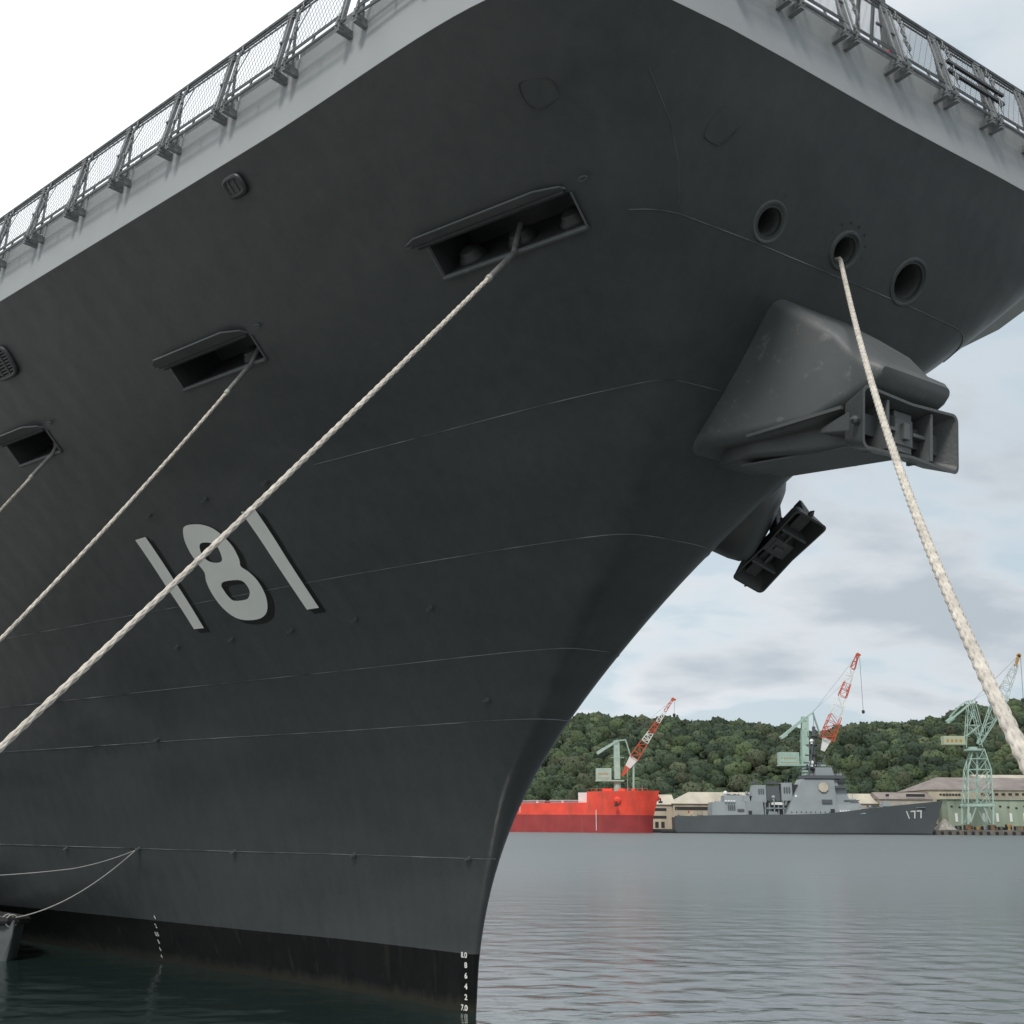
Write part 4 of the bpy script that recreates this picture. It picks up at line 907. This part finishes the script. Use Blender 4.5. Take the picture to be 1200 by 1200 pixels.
for px,y0_,y1_,w_ in ((926,917,906,1),(940,912,898,1),(886,919,909,1),(850,939,928,1),(988,914,903,1),(1003,937,926,1)): a=pt(px,y0_,dy); b=pt(px+rr.uniform(-1,1),y1_,dy); m.bar((a.x,dy+7,a.z),(b.x,dy+7,b.z),.14)
dpart('whip_antenna',m,'dgrey')
for k in range(9): dblk('scuttle',928+k*5.6,929+k*5.6,951,952.2,1.0,1.35,'dark')
m=MB()
for (x0,x1,py,yo,il) in ((836,848,940,2.9,0),(850,880,932,4.2,0),(946,990,908.3,2.7,0),(961,979,898.8,5.2,0),(989,1006,936,4.5,0),(897,922,943,8.1,0)):
    a=pt(x0,py,dy); b=pt(x1,py,dy); n_=max(2,int((x1-x0)/3))
    for k in range(n_+1): x=a.x+(b.x-a.x)*k/n_; m.bar((x,dy+yo,a.z),(x,dy+yo,a.z+1.1),.09)
    for z in (.55,1.1): m.bar((a.x,dy+yo,a.z+z),(b.x,dy+yo,a.z+z),.07)
dpart('superstructure_railing',m,'grey')
# gun and rails
m=MB(); a=pt(1045,944.5,dy); m.loft([[Vector((a.x+x,dy+10.5+y,a.z+0)) for x,y in ((-2.6,-2),(2.6,-2),(2.6,2),(-2.6,2))],[Vector((a.x+x,dy+10.5+y,a.z+3)) for x,y in ((-2.0,-1.4),(1.2,-1.4),(1.2,1.4),(-2.0,1.4))]]); m.bar((a.x+1,dy+10.5,a.z+2),(a.x+8,dy+10.5,a.z+3.0),.35,n=8); dpart('gun',m,'grey')
m=MB()
for k in range(52):
    px=795+k*6
    if 835<px<1012: continue
    py=float(np.interp(px,[s[0] for s in ST],[s[1] for s in ST])); a=pt(px,py,dy); hd=float(np.interp(px,[s[0] for s in ST],[s[2] for s in ST])); b=pt(min(px+6,1111),float(np.interp(min(px+6,1111),[s[0] for s in ST],[s[1] for s in ST])),dy)
    m.bar((a.x,yc-hd+.1,a.z),(a.x,yc-hd+.1,a.z+1.1),.10); m.bar((a.x,yc-hd+.1,a.z+1.1),(b.x,yc-hd+.1,b.z+1.1),.07)
dpart('deck_railing',m,'grey')
m=MB(); a=pt(796,957,dy); m.bar((a.x,dy+10,a.z),(a.x,dy+10,a.z+5),.15); dpart('flagstaff',m,'grey')
# ================================================================ red bulk carrier
ry=720.0; A0=pt(765,971.5,ry)
rc=empty('bulk_carrier',(A0.x,ry,0),R(-16)); tag(rc,'bright red bulk carrier with maroon lower hull berthed behind the warship bow','cargo ship')
kk=ry*.964/1330
def rcring(x,hb,hd,zt,zb=-1.5): return [Vector((x,-hd,zt)),Vector((x,-(hd*.35+hb*.65),zt*.55)),Vector((x,-hb,10.4 if False else zt*.35)),Vector((x,-hb,zb)),Vector((x,hb,zb)),Vector((x,hb,zt*.35)),Vector((x,(hd*.35+hb*.65),zt*.55)),Vector((x,hd,zt))]
# x=0 at the stem on the waterline, ship runs to -x
ZD=16.6; ZF=24.6; ZB=10.3
stn=[(-230,14,14,ZD-0.5),(-200,16,16,ZD),(-80,16,16,ZD+.5),(-37.6,16,16,ZD+1),(-37.5,16,16,ZF-.6),(-30,15.6,16,ZF-.4),(-18,13.5,15,ZF-.2),(-9,9.5,12.5,ZF),(-4,6,10,ZF+.1),(-1.2,3,7.2,ZF+.2)]
rings=[rcring(x,hb,hd,zt) for x,hb,hd,zt in stn]
def stem_ring(k):  # raked bow above
    zt=ZF+.3; return [Vector((4.6*k,-3.5*(1-k)-.3,zt)),Vector((1.8*k,-1.2*(1-k)-.2,zt*.55)),Vector((.4*k,-.7*(1-k)-.15,zt*.35)),Vector((0,-.6*(1-k)-.1,-1.5)),Vector((0,.6*(1-k)+.1,-1.5)),Vector((.4*k,.7*(1-k)+.15,zt*.35)),Vector((1.8*k,1.2*(1-k)+.2,zt*.55)),Vector((4.6*k,3.5*(1-k)+.3,zt))]
rings+= [stem_ring(.6),stem_ring(1.0)]
RM=bpy.data.materials.new('carrier_hull_paint'); RM.use_nodes=True; t=RM.node_tree; p=t.nodes['Principled BSDF']; tc=N(t,'ShaderNodeTexCoord'); sp=N(t,'ShaderNodeSeparateXYZ'); L(t,tc.outputs['Object'],sp.inputs[0])
nz=N(t,'ShaderNodeTexNoise'); nz.inputs['Scale'].default_value=.12; nz.inputs['Detail'].default_value=6; L(t,tc.outputs['Object'],nz.inputs['Vector'])
rn=N(t,'ShaderNodeTexNoise'); rn.inputs['Scale'].default_value=1.0; rn.inputs['Detail'].default_value=8; rm=N(t,'ShaderNodeMapping'); rm.inputs['Scale'].default_value=(.35,.35,.05); L(t,tc.outputs['Object'],rm.inputs[0]); L(t,rm.outputs[0],rn.inputs['Vector'])
c1=mixc(t,math_(t,'LESS_THAN',sp.outputs[2],ZB),(.86,.085,.05),(.34,.042,.042)); L(t,mixc(t,ramp(t,rn.outputs[0],[(.52,0.0),(.72,.45)]),mixc(t,1.0,c1,ramp(t,nz.outputs[0],[(.3,.8),(.7,1.1)]),'MULTIPLY'),(.30,.09,.06)),p.inputs['Base Color']); p.inputs['Roughness'].default_value=.5
m=MB(); m.loft(rings); m.build('hull',RM,rc,smooth=True,ang=30)
for x0,x1,z1 in ((-62,-41,ZD+3.1),(-95,-66,ZD+2.9),(-128,-99,ZD+2.9),(-161,-132,ZD+2.9),(-194,-165,ZD+2.9)):
    m=MB(); m.box((x0,-9,ZD+.5),(x1,9,z1-1.2)); m.box((x0-.6,-9.6,z1-1.18),(x1+.6,9.6,z1-.5)); m.build('hatch_cover',mat('hatch_grey',(.38,.40,.41),.6,scale=.3),rc)
MB().box((-44,-11,ZD+.8),(-38.2,11,ZD+7)).build('deckhouse',G_['cwhite'],rc)
m=MB()
for k in range(40): x=-190+k*3.8; m.bar((x,-15.8,ZD),(x,-15.8,ZD+1.6),.14)
m.bar((-190,-15.8,ZD+1.6),(-40,-15.8,ZD+1.6),.14); m.build('deck_railing',G_['grey'],rc)
m=MB()
for k in range(12): x=-35+k*3.1; m.bar((x,-13.5+k*.35,ZF),(x,-13.5+k*.35,ZF+1.3),.14)
m.bar((-35,-13.5,ZF+1.2),(-1,-9.6,ZF+1.3),.12); m.box((-30,-5,ZF),(-24,-2,ZF+1.6)); m.box((-20,-5,ZF),(-16,0,ZF+1.3)); m.lathe((-11,-3,ZF),(0,0,1),[(1.0,0),(1.0,1.4),(.2,1.6)],10); m.build('bow_fittings',G_['red'],rc)
m=MB()
for k in range(9): x=-54-k*16; m=MB(); m.box((x,-13.6,ZD),(x+1.2,-12.4,ZD+2.0)); m.box((x-.2,-13.8,ZD+2.02),(x+1.4,-12.2,ZD+2.3)); m.build('deck_vent',G_['cwhite'],rc)
m=MB(); m.lathe((-19,-13.2,19.0),(.15,-1,-.25),[(2.6,0),(2.3,1.6),(1.7,2.6),(.3,3)],16); m.build('anchor_pocket',G_['red'],rc,smooth=True)
m=MB(); m.lathe((2.2,1.8,20.6),(1,.35,-.25),[(1.8,0),(1.6,1.2),(.9,2.2),(.2,2.5)],16); m.build('anchor_pocket',G_['red'],rc,smooth=True)
for c in ((-19.0,-17.4,16.2),(4.7,3.2,18.6)):
    m=MB(); m.bar((c[0],c[1],c[2]+2),(c[0],c[1],c[2]),.7); m.bar((c[0]-1.2,c[1],c[2]-.4),(c[0]+1.2,c[1],c[2]-.4),.9,1.2); m.build('bow_anchor',G_['dark'],rc)
for x in (-32,-80): MB().box((x,-16.12,1 if x==-32 else ZB+1),(x+.35,-16.02,ZB+3 if x==-32 else ZD)).build('hull_mark',G_['cwhite'],rc)
m=MB(); m.bar((-15,0,ZF),(-15,0,ZF+14),.5,n=8); m.bar((-15,-2,ZF+9),(-15,2,ZF+9),.3); m.bar((-6,0,ZF),(-6,0,ZF+4),.3); m.build('foremast',G_['grey'],rc)
# ================================================================ shipyard cranes
def lattice(m,p0,p1,w0,w1,n,axis,t=.35,depth0=None,depth1=None,seg=None):
    """open box girder from p0 to p1 as separate bars; axis = in-plane side vector"""
    p0,p1=Vector(p0),Vector(p1); d=(p1-p0).normalized(); yv=Vector((0,1,0)); yv=(yv-d*yv.dot(d)).normalized(); sv=d.cross(yv).normalized()
    def c(i,a,b): k=i/n; w=w0+(w1-w0)*k; return p0.lerp(p1,k)+sv*a*w/2+yv*b*w*.4
    for i in range(n):
        if seg and not seg(i,n): continue
        for a,b in ((-1,-1),(1,-1),(1,1),(-1,1)): m.bar(c(i,a,b),c(i+1,a,b),t)
        for (a0,b0),(a1,b1) in (((-1,-1),(1,-1)),((-1,1),(1,1)),((-1,-1),(-1,1)),((1,-1),(1,1))):
            m.bar(c(i,a0,b0),c(i,a1,b1),t*.8)
            if i%2: m.bar(c(i,a0,b0),c(i+1,a1,b1),t*.7)
            else: m.bar(c(i,a1,b1),c(i+1,a0,b0),t*.7)
def crane(label,Y):
    base=pt(600,970,Y); r=empty('harbour_crane',(0,Y,0)); tag(r,label,'crane'); return r
def P_(x,y,Y): q=pt(x,y,Y); q.y=0; return q      # crane-local (root sits at x=0,y=Y,z=0)
def crane_a(r,Y,H,T,CW,TOP,LK,JF,JT,HOOK,segs,ladder=False,ped=(0,0)):
    p=lambda x,y:P_(x,y,Y)
    s=Y*.964/1330
    # machinery house
    a=p(H[0],H[3]); b=p(H[1],H[2]); m=MB(); m.box((a.x,-3.2,a.z),(b.x,3.2,b.z)); hs=m.build('machinery_house',G_['mint'],r,bevel=.15)
    m=MB(); m.box((a.x-.3,-3.8,a.z-.9),(p(JF[0]+3,0).x if False else p(JF[0]+2,H[3]).x,3.8,a.z-.05)); m.build('slew_deck',G_['mint'],r)
    m=MB(); m.box((a.x+.5,-3.28,a.z+1.0),(b.x-1,-3.215,a.z+1.3)); m.build('name_band',G_['ochre'],hs)
    m=MB()
    for k in range(6): xx=a.x+1.2+k*(b.x-a.x-3)/6; m.box((xx,-3.27,a.z+(b.z-a.z)*.45),(xx+.8,-3.21,a.z+(b.z-a.z)*.45+1.0))
    m.build('house_window',G_['ochre'],hs)
    # pedestal down to the quay
    m=MB(); q=p((T[0]+T[1])/2,H[3]); m.lathe((q.x,0,2.1),(0,0,1),[(3.4,0),(2.6,4),(2.3,q.z-4.2),(3.2,q.z-3.0)],16); m.build('pedestal',G_['mint'],r,smooth=True)
    # tower
    w0=(T[1]-T[0])*s; m=MB(); q0=p((T[0]+T[1])/2,T[3]); q1=p((T[0]+T[1])/2+T[4],T[2])
    for yy in (-1.9,1.9): m.bar(q0+Vector((0,yy*1.3,0)),q1+Vector((0,yy*.6,0)),w0*.9,.8)
    for k in range(7):
        q=q0.lerp(q1,(k+.5)/7); m.bar(q+Vector((0,-2.3,0)),q+Vector((0,2.3,0)),.5)
    q=q0.lerp(q1,.55); m.bar(q+Vector((-4.2,-2,0)),q+Vector((4.5,-2,0)),.35); m.bar(q+Vector((-4.2,-2,1.1)),q+Vector((4.5,-2,1.1)),.12); m.build('tower',G_['mint'],r)
    # counterweight arm
    m=MB()
    for yy in (-1.4,1.4): m.bar(p(*CW[0])+Vector((0,yy,0)),p(*CW[1])+Vector((0,yy,0)),1.1,1.6); m.bar(p(*CW[1])+Vector((0,yy,0)),p(*TOP)+Vector((0,yy,0)),.7)
    q=p(*CW[0]); m.obox(q+Vector((.6,0,.2)),Vector((.8,0,.5)).normalized(),Vector((0,1,0)),Vector((-.5,0,.8)).normalized(),2.4,2.2,1.0)
    m.build('counterweight_arm',G_['mint'],r)
    m=MB()
    for yy in (-1.2,1.2): m.bar(p(*TOP)+Vector((0,yy,0)),p(*LK)+Vector((0,yy,0)),.55)
    m.build('luffing_link',G_['mint'],r)
    # jib, painted in bands
    n=len(segs); f0=p(*JF); f1=p(*JT)
    if True:
        for i,(col,t0,t1,w0_,w1_,solid) in enumerate(segs):
            m=MB()
            A=f0.lerp(f1,t0); B=f0.lerp(f1,t1)
            if solid:
                d=(B-A).normalized(); sv=Vector((-d.z,0,d.x)); m.loft([[A+sv*w0_/2+Vector((0,-1,0)),A-sv*w0_/2+Vector((0,-1,0)),A-sv*w0_/2+Vector((0,1,0)),A+sv*w0_/2+Vector((0,1,0))],[B+sv*w1_/2+Vector((0,-1.3,0)),B-sv*w1_/2+Vector((0,-1.3,0)),B-sv*w1_/2+Vector((0,1.3,0)),B+sv*w1_/2+Vector((0,1.3,0))]])
            else: lattice(m,A,B,w0_,w1_,3 if not ladder else 2,None,.34 if not ladder else .42)
            m.build('jib_section',G_[col],r)
    m=MB(); m.lathe(f1+Vector((0,-.8,0)),(0,1,0),[(1.1,0),(1.1,1.6)],14); m.bar(f1,f1+Vector((2.0,0,-.3)),1.0); m.build('jib_head',G_['cred'],r)
    m=MB(); q=f1+Vector((1.2,0,0)); h=p(*HOOK); m.bar(q+Vector((0,-.3,0)),Vector((h.x,-.3,h.z)),.10); m.bar(q+Vector((0,.3,0)),Vector((h.x,.3,h.z)),.10)
    m.bar(p(*TOP),f1,.13); m.bar(p(*TOP)+Vector((0,.8,.5)),f0.lerp(f1,.75),.10); m.build('hoist_cable',G_['dgrey'],r)
    m=MB(); m.lathe((h.x,0,h.z-1.0),(0,0,1),[(.3,-1.4),(.9,-.9),(1.0,0),(.8,.8),(.2,1.0)],10); m.build('hook_block',G_['dark'],r)
Y1=752
r1=crane('mint green luffing crane with red and white jib standing behind the red carrier',Y1)
crane_a(r1,Y1,(698.5,716,900.5,914),(719.5,727,868,913,-1),[(702,881),(724,868)],(733,867),(739.5,888),(729,909),(788.5,819.5),(790,836),
 [('cred',0,.11,1.5,3.4,True),('cwhite',.11,.23,3.6,5.6,True),('cred',.23,.44,5.6,4.6,False),('cwhite',.44,.56,4.4,3.6,False),('cred',.56,.70,3.6,2.8,False),('cwhite',.70,.84,2.6,1.9,False),('cred',.84,1,1.8,1.0,False)])
MB().bar(P_(742.5,924,Y1),P_(742.5,896,Y1),1.4,n=8).build('access_post',G_['mint'],r1)
Y2=748
r2=crane('mint green luffing crane with ladder jib rising behind the destroyer mast',Y2)
crane_a(r2,Y2,(912.5,935,882,896),(938.5,947.5,840,905,0),[(917,863),(941,843)],(952.5,835),(961,861),(964,880),(1005,767),(1011.5,832),
 [('cwhite',0,.12,2.2,5.2,True),('cred',.12,.22,8.0,8.0,False),('cred',.22,.36,8.0,7.0,False),('cwhite',.36,.56,6.8,5.0,False),('cred',.56,.70,5.0,4.2,False),('cwhite',.70,.85,4.0,3.0,False),('cred',.85,1,2.9,1.6,False)],ladder=True)
# portal crane on the apron
Y3=728; r3=crane('pale green lattice portal crane standing on the quay at the right',Y3); p=lambda x,y,yy=0: P_(x,y,Y3)+Vector((0,yy,0))
m=MB()
for px in (1131,1160):
    for yy in (-5,5): m.bar(p(px,966,yy),p(px,944,yy),1.1); 
    m.bar(p(px,944,-5),p(px,944,5),1.0)
for yy in (-5,5):
    m.bar(p(1129,943.5,yy),p(1162,943.5,yy),1.2,1.7); m.bar(p(1134,964,yy),p(1140,946,yy),.6); m.bar(p(1157,964,yy),p(1149,946,yy),.6)
m.build('portal_frame',G_['mint'],r3)
m=MB()
C=[(1131,-5),(1160,-5),(1160,5),(1131,5)]
def lv(k):  # k 0..1 tower levels between portal and slewing ring
    y=941+(878-941)*k; w=lambda a:1145+(a-1145)*(1-.12*k if k<.62 else (1-.074)-(k-.62)*1.3); return [p(w(a),y,b*(1-.5*k)) for a,b in C]
lev=[lv(k) for k in (0,.22,.42,.62,.82,1)]
for A,B in zip(lev[:-1],lev[1:]):
    for i in range(4):
        m.bar(A[i],B[i],.62); m.bar(B[i],B[(i+1)%4],.45); mid=(A[i]+A[(i+1)%4])/2; m.bar(B[i],mid,.34); m.bar(B[(i+1)%4],mid,.34)
m.bar(p(1145,941),p(1145,880),1.0)
m.build('tower_lattice',G_['mint'],r3)
m=MB(); a=p(1131,876.5); m.lathe((p(1140,880).x,0,p(1140,880).z),(0,0,1),[(5.6,0),(5.6,1.1),(3.0,1.3),(3.0,2.4)],18); m.build('slewing_platform',G_['mint'],r3,smooth=True)
for px in (1134,1149): MB().box((p(px-3.5,0).x,-5.4,p(px,898).z),(p(px+3.5,0).x,-4.6,p(px,891).z)).build('sign_board',G_['cwhite'],r3)
m=MB(); A=p(1105,873); B=p(1129,863); m.box((A.x,-3,A.z),(B.x,3,B.z)); hs=m.build('machinery_house',mat('house_cream_green',(.42,.46,.32),.7),r3,bevel=.15)
m=MB(); 
for k in range(4): x=A.x+1.4+k*2.7; m.box((x,-3.08,A.z+1.6),(x+1.5,-3.02,A.z+3.4))
m.build('house_window',G_['ochre'],hs)
m=MB(); m.box((p(1109,0).x,-3,p(0,877.5).z),(p(1131,0).x,3,A.z-.05)); m.build('slew_deck',G_['mint'],r3)
m=MB()
for yy in (-2,2):
    for q0,q1 in (((1131,876),(1134,822)),((1150,876),(1137,822)),((1133,850),(1147,850)),((1131.5,863),(1148,850)),((1148,863),(1133,850)),((1134,850),(1141,832)),((1144,846),(1134,832)),((1134,822),(1141,820)),((1141,820),(1149,850))): m.bar(p(*q0,yy),p(*q1,yy*.7),.42)
for y in (835,850,863): m.bar(p(1135,y,-2),p(1135,y,2),.3)
m.build('a_frame',G_['mint'],r3)
m=MB()
for yy in (-1.3,1.3):
    m.bar(p(1112,845,yy),p(1135,826,yy),.8); m.bar(p(1113,840,yy),p(1126,826,yy),.35); m.bar(p(1126,826,yy),p(1134,821,yy),.35)
m.bar(p(1109.5,846.5),p(1117,841),2.6,2.2); m.build('counterweight_arm',G_['mint'],r3)
m=MB(); lattice(m,p(1147,872),p(1171,822),2.0,7.5,5,None,.40); m.build('jib_foot',G_['mint'],r3); m=MB(); lattice(m,p(1171,822),p(1191,778),7.2,2.6,6,None,.34); m.build('jib',mat('jib_grey_green',(.50,.56,.54),.6),r3)
m=MB(); f1=p(1194,768); m.bar(p(1190,780),f1,1.6); m.lathe(f1+Vector((0,-.8,0)),(0,1,0),[(1.3,0),(1.3,1.6)],12); m.build('jib_head',G_['ochre'],r3)
m=MB(); m.bar(f1+Vector((1,-.3,0)),p(1199,818,-.3),.11); m.bar(f1+Vector((1,.3,0)),p(1199,818,.3),.11); m.bar(p(1141,820),f1,.15); m.bar(p(1141,820),p(1180,800),.12); m.build('hoist_cable',G_['dgrey'],r3)
m=MB(); h=p(1199,820); m.lathe(h,(0,0,1),[(.3,-1.4),(.9,-.9),(1.0,0),(.8,.8),(.2,1.0)],10); m.build('hook_block',G_['dark'],r3)
